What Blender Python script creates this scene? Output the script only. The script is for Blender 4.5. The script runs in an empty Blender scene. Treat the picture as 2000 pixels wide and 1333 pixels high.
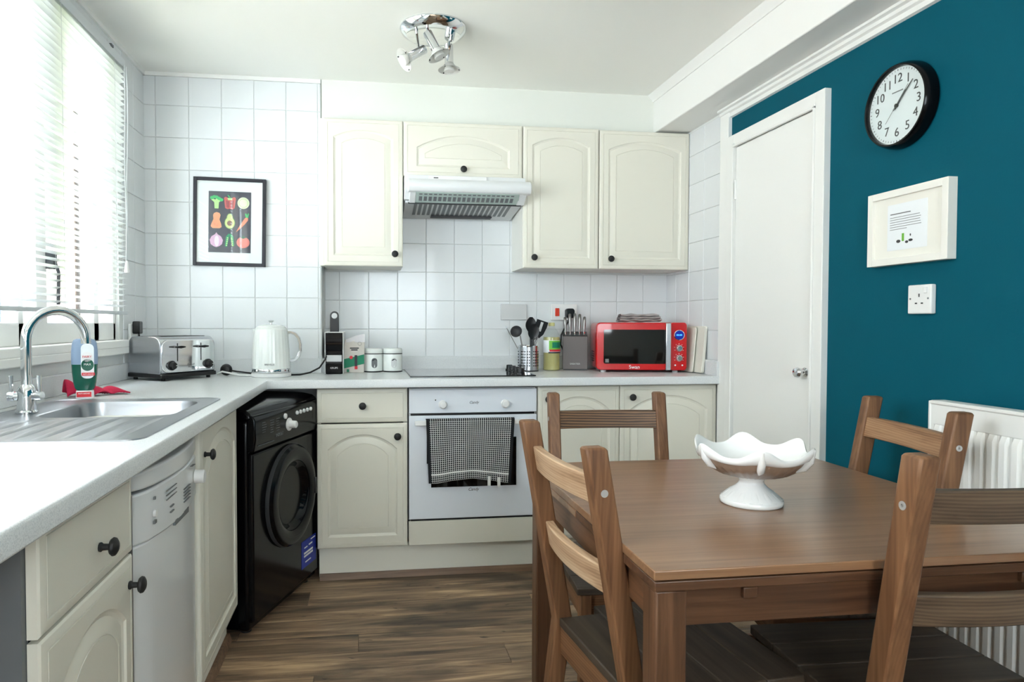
import bpy, bmesh, math, random
from math import pi, sin, cos, radians
from mathutils import Vector, Matrix
random.seed(7)
SC = bpy.context.scene
COL = SC.collection

# ------------------------------------------------------------------ camera, light, exposure
CAM_H = 1.16
F, CX, CY, YAW, PIT, ROL = 1320.0, 900.757599, 666.5, 0.136318804, 0.0268523459, -0.00142193664
cd = bpy.data.cameras.new('camera'); cam = bpy.data.objects.new('camera', cd); COL.objects.link(cam)
cy_, sy_, cp_, sp_, cr_, sr_ = cos(YAW), sin(YAW), cos(PIT), sin(PIT), cos(ROL), sin(ROL)
fw = Vector((sy_*cp_, cy_*cp_, -sp_)); rt = Vector((cy_, -sy_, 0)); dn = fw.cross(rt)
r2 = rt*cr_ + dn*sr_; d2 = dn*cr_ - rt*sr_
mw = Matrix.Identity(4)
for i in range(3):
    mw[i][0], mw[i][1], mw[i][2] = r2[i], -d2[i], -fw[i]
mw[2][3] = CAM_H
cam.matrix_world = mw
cd.sensor_width = 36.0; cd.lens = 36.0*F/2000.0
cd.shift_x = (1000.0-CX)/2000.0; cd.shift_y = 0.0
cd.clip_start = 0.02
SC.camera = cam
SC.view_settings.view_transform = 'Standard'; SC.view_settings.look = 'None'
SC.view_settings.gamma = 1.0; SC.view_settings.use_curve_mapping = False
SC.view_settings.exposure = 0.9
world = bpy.data.worlds.new('daylight'); SC.world = world; world.use_nodes = True
bgn = world.node_tree.nodes['Background']
bgn.inputs[0].default_value = (0.86, 0.93, 1.0, 1); bgn.inputs[1].default_value = 9.0
sd = bpy.data.lights.new('sun', 'SUN'); sd.energy = 45.0; sd.angle = radians(1.0); sd.color = (1, .96, .9)
sun = bpy.data.objects.new('sun', sd); COL.objects.link(sun)
sun.rotation_euler = Vector((-0.34, 0.45, -0.83)).to_track_quat('-Z', 'Y').to_euler()
def portal(name, loc, direction, sx, sy):
    l = bpy.data.lights.new(name, 'AREA'); l.shape = 'RECTANGLE'; l.size = sx; l.size_y = sy
    o = bpy.data.objects.new(name, l); COL.objects.link(o); o.location = loc
    o.rotation_euler = Vector(direction).to_track_quat('-Z', 'Z').to_euler()
    l.cycles.is_portal = True
    return o
portal('window_portal', (-1.15, 2.27, 1.66), (1, 0, 0), 1.7, 1.25)
portal('window_portal', (.42, -1.66, 1.58), (0, 1, 0), 1.1, 1.2)  # portal of the added window behind the camera
portal('window_portal', (-1.15, 0.89, 1.66), (1, 0, 0), 1.0, 1.25)  # portal of the added side window

# ------------------------------------------------------------------ constants of the room (metres)
XL, XR, YB, YC, ZC = -1.06, 1.66, 3.61, 3.42, 2.352
YF = -1.6

# ------------------------------------------------------------------ materials
def lin(c):
    r = []
    for v in c[:3]:
        v = v/255.0
        r.append(v/12.92 if v <= 0.04045 else ((v+0.055)/1.055)**2.4)
    return (r[0], r[1], r[2], 1.0)
def newmat(name):
    m = bpy.data.materials.new(name); m.use_nodes = True
    nt = m.node_tree; return m, nt, nt.nodes['Principled BSDF']
def mat(name, c, rough=.5, metal=0.0, spec=.5, coat=0.0, trans=0.0, ior=1.45, bump=0.0, bscale=40.0, emit=None, estr=1.0, alpha=1.0):
    m, nt, p = newmat(name)
    p.inputs['Base Color'].default_value = lin(c)
    p.inputs['Roughness'].default_value = rough
    p.inputs['Metallic'].default_value = metal
    p.inputs['Specular IOR Level'].default_value = spec
    p.inputs['Coat Weight'].default_value = coat
    p.inputs['Transmission Weight'].default_value = trans
    p.inputs['IOR'].default_value = ior
    p.inputs['Alpha'].default_value = alpha
    if emit:
        p.inputs['Emission Color'].default_value = lin(emit); p.inputs['Emission Strength'].default_value = estr
    if bump:
        tc = nt.nodes.new('ShaderNodeTexCoord'); n = nt.nodes.new('ShaderNodeTexNoise'); b = nt.nodes.new('ShaderNodeBump')
        n.inputs['Scale'].default_value = bscale; n.inputs['Detail'].default_value = 3
        b.inputs['Strength'].default_value = bump; b.inputs['Distance'].default_value = .004
        nt.links.new(tc.outputs['Object'], n.inputs['Vector']); nt.links.new(n.outputs['Fac'], b.inputs['Height'])
        nt.links.new(b.outputs['Normal'], p.inputs['Normal'])
    return m
def ramp(nt, stops):
    r = nt.nodes.new('ShaderNodeValToRGB'); e = r.color_ramp.elements
    while len(e) < len(stops): e.new(.5)
    for i, (pos, c) in enumerate(stops):
        e[i].position = pos; e[i].color = lin(c)
    return r
def wood(name, stops, axis=0, long=1.6, cross=26.0, rough=.45, bump=.12, ring=0.0, coat=0.0, offset=3.0):
    m, nt, p = newmat(name); L = nt.links.new
    tc = nt.nodes.new('ShaderNodeTexCoord'); mp = nt.nodes.new('ShaderNodeMapping'); oi = nt.nodes.new('ShaderNodeObjectInfo')
    sc = [cross]*3; sc[axis] = long
    mp.inputs['Scale'].default_value = sc
    mul = nt.nodes.new('ShaderNodeMath'); mul.operation = 'MULTIPLY'; mul.inputs[1].default_value = 37.0
    L(oi.outputs['Random'], mul.inputs[0])
    add = nt.nodes.new('ShaderNodeVectorMath'); add.operation = 'ADD'
    cmb = nt.nodes.new('ShaderNodeCombineXYZ')
    for k in range(3): L(mul.outputs[0], cmb.inputs[k])
    L(tc.outputs['Object'], mp.inputs['Vector']); L(mp.outputs['Vector'], add.inputs[0]); L(cmb.outputs[0], add.inputs[1])
    n1 = nt.nodes.new('ShaderNodeTexNoise'); n1.inputs['Scale'].default_value = 1.0; n1.inputs['Detail'].default_value = 7
    n1.inputs['Roughness'].default_value = .62; n1.inputs['Distortion'].default_value = .55
    L(add.outputs[0], n1.inputs['Vector'])
    fac = n1.outputs['Fac']
    if ring:
        w = nt.nodes.new('ShaderNodeTexWave'); w.wave_type = 'RINGS'; w.rings_direction = 'SPHERICAL'
        w.inputs['Scale'].default_value = 1.2; w.inputs['Distortion'].default_value = 3.5; w.inputs['Detail'].default_value = 2
        L(add.outputs[0], w.inputs['Vector'])
        mx = nt.nodes.new('ShaderNodeMix'); mx.data_type = 'FLOAT'; mx.inputs[0].default_value = ring
        L(fac, mx.inputs[2]); L(w.outputs['Fac'], mx.inputs[3]); fac = mx.outputs[0]
    r = ramp(nt, stops); L(fac, r.inputs['Fac'])
    L(r.outputs['Color'], p.inputs['Base Color'])
    p.inputs['Roughness'].default_value = rough; p.inputs['Coat Weight'].default_value = coat; p.inputs['Coat Roughness'].default_value = .25
    b = nt.nodes.new('ShaderNodeBump'); b.inputs['Strength'].default_value = bump; b.inputs['Distance'].default_value = .002
    L(fac, b.inputs['Height']); L(b.outputs['Normal'], p.inputs['Normal'])
    return m
def floor_mat():
    m, nt, p = newmat('floor_wood'); L = nt.links.new
    tc = nt.nodes.new('ShaderNodeTexCoord'); oi = nt.nodes.new('ShaderNodeObjectInfo')
    mul = nt.nodes.new('ShaderNodeMath'); mul.operation = 'MULTIPLY'; mul.inputs[1].default_value = 53.0
    L(oi.outputs['Random'], mul.inputs[0])
    cmb = nt.nodes.new('ShaderNodeCombineXYZ')
    for k in range(3): L(mul.outputs[0], cmb.inputs[k])
    def noise(scale, detail, dist, rough=.6):
        mp = nt.nodes.new('ShaderNodeMapping'); mp.inputs['Scale'].default_value = scale
        ad = nt.nodes.new('ShaderNodeVectorMath'); ad.operation = 'ADD'
        n = nt.nodes.new('ShaderNodeTexNoise'); n.inputs['Scale'].default_value = 1; n.inputs['Detail'].default_value = detail
        n.inputs['Distortion'].default_value = dist; n.inputs['Roughness'].default_value = rough
        L(tc.outputs['Object'], mp.inputs['Vector']); L(mp.outputs[0], ad.inputs[0]); L(cmb.outputs[0], ad.inputs[1]); L(ad.outputs[0], n.inputs['Vector'])
        return n.outputs['Fac']
    g = noise((2.4, 34, 34), 8, .8, .68)
    big = noise((1.6, 7, 7), 3, .6)
    knot = noise((7, 26, 26), 3, 1.5)
    r = ramp(nt, [(.30, (112, 92, 76)), (.46, (160, 136, 113)), (.58, (196, 170, 142)), (.74, (224, 200, 168))]); L(g, r.inputs['Fac'])
    r2_ = ramp(nt, [(.34, (80, 74, 68)), (.52, (200, 190, 178)), (.68, (255, 246, 228))]); L(big, r2_.inputs['Fac'])
    r3 = ramp(nt, [(.26, (40, 34, 32)), (.33, (255, 255, 255))]); L(knot, r3.inputs['Fac'])
    m1 = nt.nodes.new('ShaderNodeMix'); m1.data_type = 'RGBA'; m1.blend_type = 'MULTIPLY'; m1.inputs[0].default_value = .85
    L(r.outputs[0], m1.inputs[6]); L(r2_.outputs[0], m1.inputs[7])
    m2 = nt.nodes.new('ShaderNodeMix'); m2.data_type = 'RGBA'; m2.blend_type = 'MULTIPLY'; m2.inputs[0].default_value = .8
    L(m1.outputs[2], m2.inputs[6]); L(r3.outputs[0], m2.inputs[7])
    L(m2.outputs[2], p.inputs['Base Color']); p.inputs['Roughness'].default_value = .5
    b = nt.nodes.new('ShaderNodeBump'); b.inputs['Strength'].default_value = .12; b.inputs['Distance'].default_value = .002
    L(g, b.inputs['Height']); L(b.outputs[0], p.inputs['Normal'])
    return m
def speckle(name, stops, scale, rough):
    m, nt, p = newmat(name); L = nt.links.new
    tc = nt.nodes.new('ShaderNodeTexCoord'); n = nt.nodes.new('ShaderNodeTexNoise'); n.inputs['Scale'].default_value = scale; n.inputs['Detail'].default_value = 2
    L(tc.outputs['Object'], n.inputs['Vector']); r = ramp(nt, stops); L(n.outputs['Fac'], r.inputs['Fac']); L(r.outputs[0], p.inputs['Base Color'])
    p.inputs['Roughness'].default_value = rough; p.inputs['Specular IOR Level'].default_value = .3
    return m
def grid_cloth():
    m, nt, p = newmat('checked_cloth'); L = nt.links.new
    uv = nt.nodes.new('ShaderNodeTexCoord'); sx = nt.nodes.new('ShaderNodeSeparateXYZ'); L(uv.outputs['UV'], sx.inputs[0])
    def M(op, a, b=None):
        n = nt.nodes.new('ShaderNodeMath'); n.operation = op
        for k, v in enumerate((a, b)):
            if v is None: continue
            if isinstance(v, (int, float)): n.inputs[k].default_value = v
            else: L(v, n.inputs[k])
        return n.outputs[0]
    fx = M('LESS_THAN', M('FRACT', M('MULTIPLY', sx.outputs[0], 42.0)), .20)
    fz = M('LESS_THAN', M('FRACT', M('MULTIPLY', sx.outputs[1], 30.0)), .17)
    band = M('LESS_THAN', M('ABSOLUTE', M('SUBTRACT', sx.outputs[1], .135)), .013)
    inx = M('LESS_THAN', M('ABSOLUTE', M('SUBTRACT', sx.outputs[0], .5)), .465)
    fac = M('MULTIPLY', M('MAXIMUM', M('MAXIMUM', fx, fz), band), inx)
    r = ramp(nt, [(0, (22, 22, 26)), (1, (225, 225, 222))]); L(fac, r.inputs['Fac']); L(r.outputs[0], p.inputs['Base Color'])
    p.inputs['Roughness'].default_value = .9
    return m
def brick_mat():
    m, nt, p = newmat('brickwork'); L = nt.links.new
    tc = nt.nodes.new('ShaderNodeTexCoord'); mp = nt.nodes.new('ShaderNodeMapping'); mp.inputs['Rotation'].default_value = (radians(90), 0, radians(90))
    b = nt.nodes.new('ShaderNodeTexBrick'); b.inputs['Scale'].default_value = 4.4
    b.inputs['Color1'].default_value = lin((122, 84, 74)); b.inputs['Color2'].default_value = lin((108, 74, 66)); b.inputs['Mortar'].default_value = lin((140, 126, 118))
    L(tc.outputs['Object'], mp.inputs[0]); L(mp.outputs[0], b.inputs['Vector']); L(b.outputs['Color'], p.inputs['Base Color']); p.inputs['Roughness'].default_value = .9
    return m
def pane_mat():
    m, nt, p = newmat('thin_glass'); L = nt.links.new; nt.nodes.remove(p)
    t = nt.nodes.new('ShaderNodeBsdfTransparent'); g = nt.nodes.new('ShaderNodeBsdfGlossy'); x = nt.nodes.new('ShaderNodeMixShader'); lw = nt.nodes.new('ShaderNodeLayerWeight'); pw_ = nt.nodes.new('ShaderNodeMath'); pw_.operation = 'POWER'; pw_.inputs[1].default_value = 5.0; f = nt.nodes.new('ShaderNodeMath'); f.operation = 'MULTIPLY_ADD'; f.inputs[1].default_value = .5; f.inputs[2].default_value = .035
    L(lw.outputs['Facing'], pw_.inputs[0]); L(pw_.outputs[0], f.inputs[0]); g.inputs['Roughness'].default_value = .02; t.inputs['Color'].default_value = (.97, .985, .98, 1)
    L(f.outputs[0], x.inputs[0]); L(t.outputs[0], x.inputs[1]); L(g.outputs[0], x.inputs[2]); L(x.outputs[0], nt.nodes['Material Output'].inputs['Surface'])
    return m

M_ = {}
M_['ceil'] = mat('ceiling_paint', (248, 248, 242), .8, bump=.05, bscale=60)
M_['bulk'] = mat('bulkhead_paint', (228, 230, 222), .7)
M_['white'] = mat('white_paint', (240, 240, 236), .45)
M_['grout'] = mat('grout', (220, 222, 220), .85)
M_['tile'] = mat('tile_glaze', (226, 229, 230), .27, bump=.10, bscale=22, coat=.2)
M_['teal'] = mat('teal_paint', (0, 84, 101), .7, bump=.12, bscale=150, spec=.14)
M_['cream'] = mat('cream_laminate', (229, 226, 212), .38, bump=.02, bscale=120)
M_['creamside'] = mat('cream_carcass', (232, 231, 222), .45)
M_['groove'] = mat('cream_groove', (200, 194, 176), .5)
M_['greyside'] = mat('grey_carcass', (112, 115, 117), .5)
M_['plinth'] = mat('plinth_board', (238, 236, 224), .5)
M_['knob'] = mat('black_iron', (34, 34, 34), .5, bump=.1, bscale=200)
M_['worktop'] = speckle('worktop_laminate', [(.32, (202, 206, 208)), (.48, (220, 223, 224)), (.62, (231, 233, 233)), (.75, (213, 217, 218))], 480, .24)
M_['worktop_edge'] = M_['worktop']
M_['chrome'] = mat('chrome', (222, 224, 226), .06, 1.0)
M_['steel'] = mat('brushed_steel', (190, 192, 196), .25, 1.0)
M_['steel_d'] = mat('satin_steel', (150, 148, 146), .36, 1.0)
M_['sink'] = mat('sink_steel', (172, 174, 178), .33, 1.0)
M_['appl'] = mat('white_enamel', (226, 228, 228), .28, coat=.2)
M_['oven'] = mat('pale_enamel', (234, 239, 246), .25, coat=.3)
M_['wplastic'] = mat('white_plastic', (236, 236, 234), .35)
M_['gplastic'] = mat('grey_plate', (205, 206, 206), .4)
M_['black'] = mat('black_plastic', (16, 16, 18), .3)
M_['blackgl'] = mat('black_gloss', (6, 6, 8), .16, spec=.25)
M_['blackgls'] = mat('dark_glass', (8, 10, 11), .05, coat=.6)
M_['rubber'] = mat('black_rubber', (20, 20, 20), .7)
M_['red'] = mat('red_enamel', (200, 6, 16), .22, coat=.5)
M_['redcloth'] = mat('red_cloth', (190, 34, 70), .9, bump=.4, bscale=120)
M_['greycloth'] = mat('grey_cloth', (176, 168, 166), .95, bump=.6, bscale=150)
M_['towel'] = grid_cloth()
M_['label'] = mat('white_tag', (226, 226, 222), .8)
M_['blue'] = mat('blue_sticker', (16, 40, 150), .45)
M_['inkg'] = mat('grey_print', (120, 122, 122), .6)
M_['inkd'] = mat('dark_print', (58, 58, 60), .6)
M_['inkw'] = mat('white_print', (235, 235, 235), .5)
M_['inkl'] = mat('faint_print', (92, 94, 98), .6)
M_['glass'] = mat('clear_glass', (255, 255, 255), .02, trans=1.0, ior=1.45)
M_['oil'] = mat('oil', (232, 224, 158), .08, trans=.55, ior=1.3)
M_['bottleclear'] = mat('bottle_plastic', (176, 198, 226), .18, trans=.55, ior=1.2)
M_['greenliq'] = mat('green_liquid', (0, 84, 66), .15, coat=.4)
M_['green'] = mat('green_print', (0, 128, 92), .5)
M_['lgreen'] = mat('light_green_print', (110, 180, 60), .5)
M_['redp'] = mat('red_print', (206, 40, 52), .5)
M_['bag'] = mat('bag_paper', (206, 200, 192), .42, bump=.15, bscale=60)
M_['bagtop'] = mat('bag_foil', (214, 212, 218), .25, .3)
M_['zinc'] = mat('zinc', (196, 196, 194), .4, .5)
M_['visor'] = mat('tinted_visor', (176, 192, 186), .2)
M_['tin'] = mat('tin_enamel', (236, 240, 236), .25, coat=.3)
M_['ceramic'] = mat('white_ceramic', (238, 238, 236), .14, coat=.5)
M_['ceramicb'] = mat('brownish_ceramic', (150, 126, 108), .35, coat=.3, bump=.3, bscale=60)  # browner tone for the underside of the dish
M_['board'] = mat('cream_board', (226, 224, 212), .5)
M_['rad'] = mat('radiator_enamel', (236, 236, 232), .3)
M_['screen'] = mat('display', (4, 8, 40), .15, emit=(20, 60, 220), estr=.25)
M_['digit'] = mat('display_digits', (60, 140, 255), .3, emit=(60, 150, 255), estr=1.6)
M_['redsw'] = mat('red_switch', (214, 60, 34), .35)
M_['frost'] = mat('frosted_glass', (240, 240, 236), .35, trans=.35, ior=1.3)
M_['print'] = mat('dark_print_ground', (66, 64, 78), .55)
M_['mount'] = mat('white_mount', (240, 240, 240), .7)
M_['paper'] = mat('paper', (238, 242, 244), .7)
M_['ivory'] = mat('ivory_mount', (238, 236, 226), .7)
M_['frameb'] = mat('black_frame', (24, 22, 34), .4)
M_['framew'] = mat('white_frame', (240, 238, 230), .4)
M_['slat'] = mat('blind_slat', (206, 210, 212), .45)
M_['brick'] = brick_mat()
M_['lawn'] = mat('grass', (92, 104, 70), .9, bump=.4, bscale=30)
M_['pane'] = pane_mat()
M_['flareblue'] = mat('flare_blue', (30, 44, 112), .6, spec=.1)
M_['floor'] = floor_mat()
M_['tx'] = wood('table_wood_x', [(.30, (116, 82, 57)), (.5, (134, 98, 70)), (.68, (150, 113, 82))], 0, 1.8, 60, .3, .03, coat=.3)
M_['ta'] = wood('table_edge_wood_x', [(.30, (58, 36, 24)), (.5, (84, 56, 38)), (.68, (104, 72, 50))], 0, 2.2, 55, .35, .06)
M_['seat'] = wood('shaded_seat_wood', [(.30, (46, 37, 29)), (.48, (66, 54, 43)), (.7, (84, 70, 55))], 0, 2.2, 42, .55, .06)  # seat wood darkened to hold the shade under the table
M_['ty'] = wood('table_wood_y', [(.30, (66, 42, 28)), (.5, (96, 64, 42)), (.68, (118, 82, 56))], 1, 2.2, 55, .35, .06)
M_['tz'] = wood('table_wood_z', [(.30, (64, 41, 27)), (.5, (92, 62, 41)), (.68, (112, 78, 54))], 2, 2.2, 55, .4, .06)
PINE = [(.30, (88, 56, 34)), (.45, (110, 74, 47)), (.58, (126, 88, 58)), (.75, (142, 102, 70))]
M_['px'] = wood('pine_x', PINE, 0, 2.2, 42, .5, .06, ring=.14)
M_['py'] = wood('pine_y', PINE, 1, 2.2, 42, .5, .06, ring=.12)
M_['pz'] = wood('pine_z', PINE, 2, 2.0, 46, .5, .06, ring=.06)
LIT = [(.30, (150, 116, 86)), (.45, (176, 142, 110)), (.58, (190, 158, 126)), (.75, (204, 174, 142))]  # slats of chair A: window light put into a paler pine
M_['px_lit'] = wood('lit_pine_x', LIT, 0, 2.2, 42, .5, .06, ring=.12)
M_['px_half_lit'] = wood('half_lit_pine_x', [(.30, (120, 84, 56)), (.45, (148, 110, 78)), (.58, (164, 126, 92)), (.75, (178, 142, 106))], 0, 2.2, 42, .5, .06, ring=.14)  # slats of chair C: lighter pine with window light painted in
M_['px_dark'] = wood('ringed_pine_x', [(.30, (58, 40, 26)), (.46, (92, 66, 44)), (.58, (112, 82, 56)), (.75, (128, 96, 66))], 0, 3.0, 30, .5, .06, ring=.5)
M_['px_grey'] = wood('greyer_pine_x', [(.30, (64, 50, 38)), (.46, (86, 68, 52)), (.58, (98, 80, 62)), (.75, (112, 92, 72))], 0, 2.2, 42, .5, .06, ring=.2)  # darker, greyer pine for the slats of chair D
M_['strip'] = wood('strip_wood', [(.3, (84, 62, 46)), (.5, (120, 92, 70)), (.7, (140, 112, 88))], 0, 2, 40, .5)

# ------------------------------------------------------------------ mesh builder
class B:
    def __init__(s): s.v = []; s.f = []; s.uv = None
    def box(s, x0, y0, z0, x1, y1, z1):
        n = len(s.v)
        s.v += [(x0, y0, z0), (x1, y0, z0), (x1, y1, z0), (x0, y1, z0), (x0, y0, z1), (x1, y0, z1), (x1, y1, z1), (x0, y1, z1)]
        for q in ((0, 3, 2, 1), (4, 5, 6, 7), (0, 1, 5, 4), (1, 2, 6, 5), (2, 3, 7, 6), (3, 0, 4, 7)): s.f.append(tuple(n+i for i in q))
        return s
    def loft(s, loops, cap0=True, cap1=True, closed=True):
        n = len(s.v); k = len(loops[0])
        for l in loops: s.v += [tuple(p) for p in l]
        for a in range(len(loops)-1):
            for i in range(k if closed else k-1):
                j = (i+1) % k
                s.f.append((n+a*k+i, n+a*k+j, n+(a+1)*k+j, n+(a+1)*k+i))
        if cap0: s.f.append(tuple(n+i for i in reversed(range(k))))
        if cap1: s.f.append(tuple(n+(len(loops)-1)*k+i for i in range(k)))
        return s
    def lathe(s, prof, n=24, c=(0, 0, 0), axis='z', cap0=True, cap1=True):
        loops = []
        for r, h in prof:
            lp = []
            for i in range(n):
                a = 2*pi*i/n
                if axis == 'z': lp.append((c[0]+r*cos(a), c[1]+r*sin(a), c[2]+h))
                elif axis == 'y': lp.append((c[0]+r*cos(a), c[1]+h, c[2]+r*sin(a)))
                else: lp.append((c[0]+h, c[1]+r*cos(a), c[2]+r*sin(a)))
            loops.append(lp)
        return s.loft(loops, cap0, cap1)
    def tube(s, pts, r, n=10, up=None):
        pts = [Vector(p) for p in pts]; loops = []; nrm = None
        for i, p in enumerate(pts):
            t = (pts[min(i+1, len(pts)-1)]-pts[max(i-1, 0)]).normalized()
            if nrm is None:
                u = Vector((0, 0, 1)) if abs(t.z) < .9 else Vector((1, 0, 0))
                nrm = (u - t*u.dot(t)).normalized()
            else: nrm = (nrm - t*nrm.dot(t)).normalized()
            bn = t.cross(nrm); rr = r[i] if isinstance(r, (list, tuple)) else r
            loops.append([p+nrm*(rr*cos(2*pi*k/n))+bn*(rr*sin(2*pi*k/n)) for k in range(n)])
        return s.loft(loops)
    def prism(s, poly, a, b, plane='xz'):
        def P(p, d):
            if plane == 'xz': return (p[0], d, p[1])
            if plane == 'yz': return (d, p[0], p[1])
            return (p[0], p[1], d)
        return s.loft([[P(p, a) for p in poly], [P(p, b) for p in poly]])
    def sphere(s, c, r, n=16, sz=1.0):
        m = n//2
        return s.lathe([(max(r*sin(pi*i/m), r*.01), -r*sz*cos(pi*i/m)) for i in range(m+1)], n, c)
def grid(nx, ny, fn):
    b = B(); b.uv = []
    for j in range(ny+1):
        for i in range(nx+1):
            b.v.append(tuple(fn(i/nx, j/ny))); b.uv.append((i/nx, j/ny))
    for j in range(ny):
        for i in range(nx):
            a = j*(nx+1)+i; b.f.append((a, a+1, a+nx+2, a+nx+1))
    return b
def mesh(name, b, m, smooth=True, angle=35):
    me = bpy.data.meshes.new(name); me.from_pydata(b.v, [], b.f)
    bm = bmesh.new(); bm.from_mesh(me); bmesh.ops.recalc_face_normals(bm, faces=bm.faces[:]); 
    if b.uv:
        uvl = bm.loops.layers.uv.new('UVMap')
        for f in bm.faces:
            for l in f.loops: l[uvl].uv = b.uv[l.vert.index]
    bm.to_mesh(me); bm.free()
    if smooth:
        me.shade_smooth(); me.set_sharp_from_angle(angle=radians(angle))
    me.materials.append(m)
    return me
def setp(o, label=None, cat=None, group=None, kind=None):
    if label: o['label'] = label
    if cat: o['category'] = cat
    if group: o['group'] = group
    if kind: o['kind'] = kind
    return o
def obj(name, b, m, parent=None, bevel=0.0, segs=2, smooth=True, angle=35, solid=0.0, sub=0):
    me = b if isinstance(b, bpy.types.Mesh) else mesh(name, b, M_[m], smooth, angle)
    o = bpy.data.objects.new(name, me); COL.objects.link(o)
    if parent: o.parent = parent
    if solid:
        d = o.modifiers.new('thickness', 'SOLIDIFY'); d.thickness = solid; d.offset = 0
    if sub:
        d = o.modifiers.new('smooth', 'SUBSURF'); d.levels = sub; d.render_levels = sub
    if bevel:
        d = o.modifiers.new('edge', 'BEVEL'); d.width = bevel; d.segments = segs; d.limit_method = 'ANGLE'; d.angle_limit = radians(40)
    return o
def thing(name, label, cat, loc=(0, 0, 0), rz=0.0, group=None, scale=1.0):
    o = bpy.data.objects.new(name, None); COL.objects.link(o); o.empty_display_size = .05
    o.location = loc; o.rotation_euler = (0, 0, rz); o.scale = (scale,)*3
    return setp(o, label, cat, group)
def struct(name, b, m, label, cat, bevel=0.0, **k):
    o = obj(name, b, m, None, bevel, **k); return setp(o, label, cat, kind='structure')
def boxo(name, dims, m, parent=None, bevel=0.0, segs=2):
    return obj(name, B().box(*dims), m, parent, bevel, segs)
def copy_tree(o, parent=None):
    c = o.copy(); COL.objects.link(c)
    if parent: c.parent = parent
    for ch in [x for x in bpy.data.objects if x.parent == o]: copy_tree(ch, c)
    return c
def text(name, s, size, m, parent, loc, rot=(pi/2, 0, 0), ext=.0004, align='CENTER', sx=1.0, shear=0.0):
    cu = bpy.data.curves.new(name, 'FONT'); cu.body = s; cu.size = size; cu.extrude = ext; cu.align_x = align; cu.align_y = 'CENTER'; cu.resolution_u = 3; cu.shear = shear
    t = bpy.data.objects.new(name, cu); COL.objects.link(t)
    dg = bpy.context.evaluated_depsgraph_get(); me = bpy.data.meshes.new_from_object(t.evaluated_get(dg))
    bpy.data.objects.remove(t); bpy.data.curves.remove(cu)
    me.name = name; me.materials.clear(); me.materials.append(M_[m])
    o = bpy.data.objects.new(name, me); COL.objects.link(o); o.parent = parent; o.location = loc; o.rotation_euler = rot; o.scale = (sx, 1, 1)
    return o
def disc(c, r, n=20, axis='y', d=.0006):
    return B().lathe([(r, 0), (r, d)], n, c, axis)
def arc(cx, cz, r, a0, a1, n):
    return [(cx+r*cos(a0+(a1-a0)*i/n), cz+r*sin(a0+(a1-a0)*i/n)) for i in range(n+1)]
def rrect(x0, z0, x1, z1, r, n=4):
    return arc(x1-r, z0+r, r, -pi/2, 0, n)+arc(x1-r, z1-r, r, 0, pi/2, n)+arc(x0+r, z1-r, r, pi/2, pi, n)+arc(x0+r, z0+r, r, pi, 1.5*pi, n)

# ------------------------------------------------------------------ room shell
fl = struct('floor', B().box(-1.2, YF-.1, -.06, XR+.1, YB+.1, -.004), 'strip', 'floor of greyish brown wood planks running across the kitchen', 'floor')
pw = .142; r = 0; y = YF
while y < 3.12:
    x = -1.06 - random.random()*1.1; y1 = min(y+pw, 3.12)
    while x < XR:
        x1 = x+1.22; a, c = max(x, -1.06), min(x1, XR)
        if c-a > .05:
            g = .0009; q = .0012; w, h = (c-a)/2-g, (y1-y)/2-g
            b = B().loft([[(-w, -h, -.006), (w, -h, -.006), (w, h, -.006), (-w, h, -.006)], [(-w, -h, -q), (w, -h, -q), (w, h, -q), (-w, h, -q)], [(-w+q, -h+q, 0), (w-q, -h+q, 0), (w-q, h-q, 0), (-w+q, h-q, 0)]], cap0=False)
            o = obj('plank', b, 'floor', fl, smooth=False); o.location = ((a+c)/2, (y+y1)/2, 0)
        x = x1
    y = y1; r += 1
struct('ceiling', B().box(-1.3, YF-.1, ZC, XR+.1, YB+.1, ZC+.1), 'ceil', 'plain off-white ceiling above the kitchen', 'ceiling')

def tiles(parent, plane, d, us, zs, sgn, skip=None, holes=()):
    """plane 'y' : tiles on a wall y=d facing -y; plane 'x': wall x=d, facing sgn"""
    g, q, t = .0009, .0017, .004
    cache = {}
    for i in range(len(us)-1):
        for k in range(len(zs)-1):
            u0, u1, z0, z1 = us[i], us[i+1], zs[k], zs[k+1]
            if skip and skip((u0+u1)/2, (z0+z1)/2): continue
            w, h = (u1-u0)/2-g, (z1-z0)/2-g
            if w < .004 or h < .004: continue
            key = (round(w, 4), round(h, 4))
            if key not in cache:
                def P(a, c, e): return (a, e, c) if plane == 'y' else (e, a, c)
                s = -1 if plane == 'y' else sgn
                ls = [[P(-a*w, -1*h, 0) if False else P(sx*(w-o), sz*(h-o), s*e) for sx, sz in ((-1, -1), (1, -1), (1, 1), (-1, 1))] for a, o, e in ((1, 0, 0), (1, 0, t-q), (1, q, t))]
                cache[key] = mesh('tile', B().loft(ls, cap0=False), M_['tile'], False)
            o = obj('tile', cache[key], None, parent)
            uc, zc = (u0+u1)/2, (z0+z1)/2
            o.location = (uc, d, zc) if plane == 'y' else (d, uc, zc)
            tl = random.uniform(-1, 1)*.0035, random.uniform(-1, 1)*.0035
            o.rotation_euler = (tl[0], 0, tl[1]) if plane == 'y' else (0, tl[0], tl[1])
def steps(a, b, j, p):
    k = math.ceil((a-j)/p+1e-6); r = [a]
    while j+k*p < b-1e-4:
        if j+k*p > a+1e-4: r.append(j+k*p)
        k += 1
    return r+[b]
P_ = .1518
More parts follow.
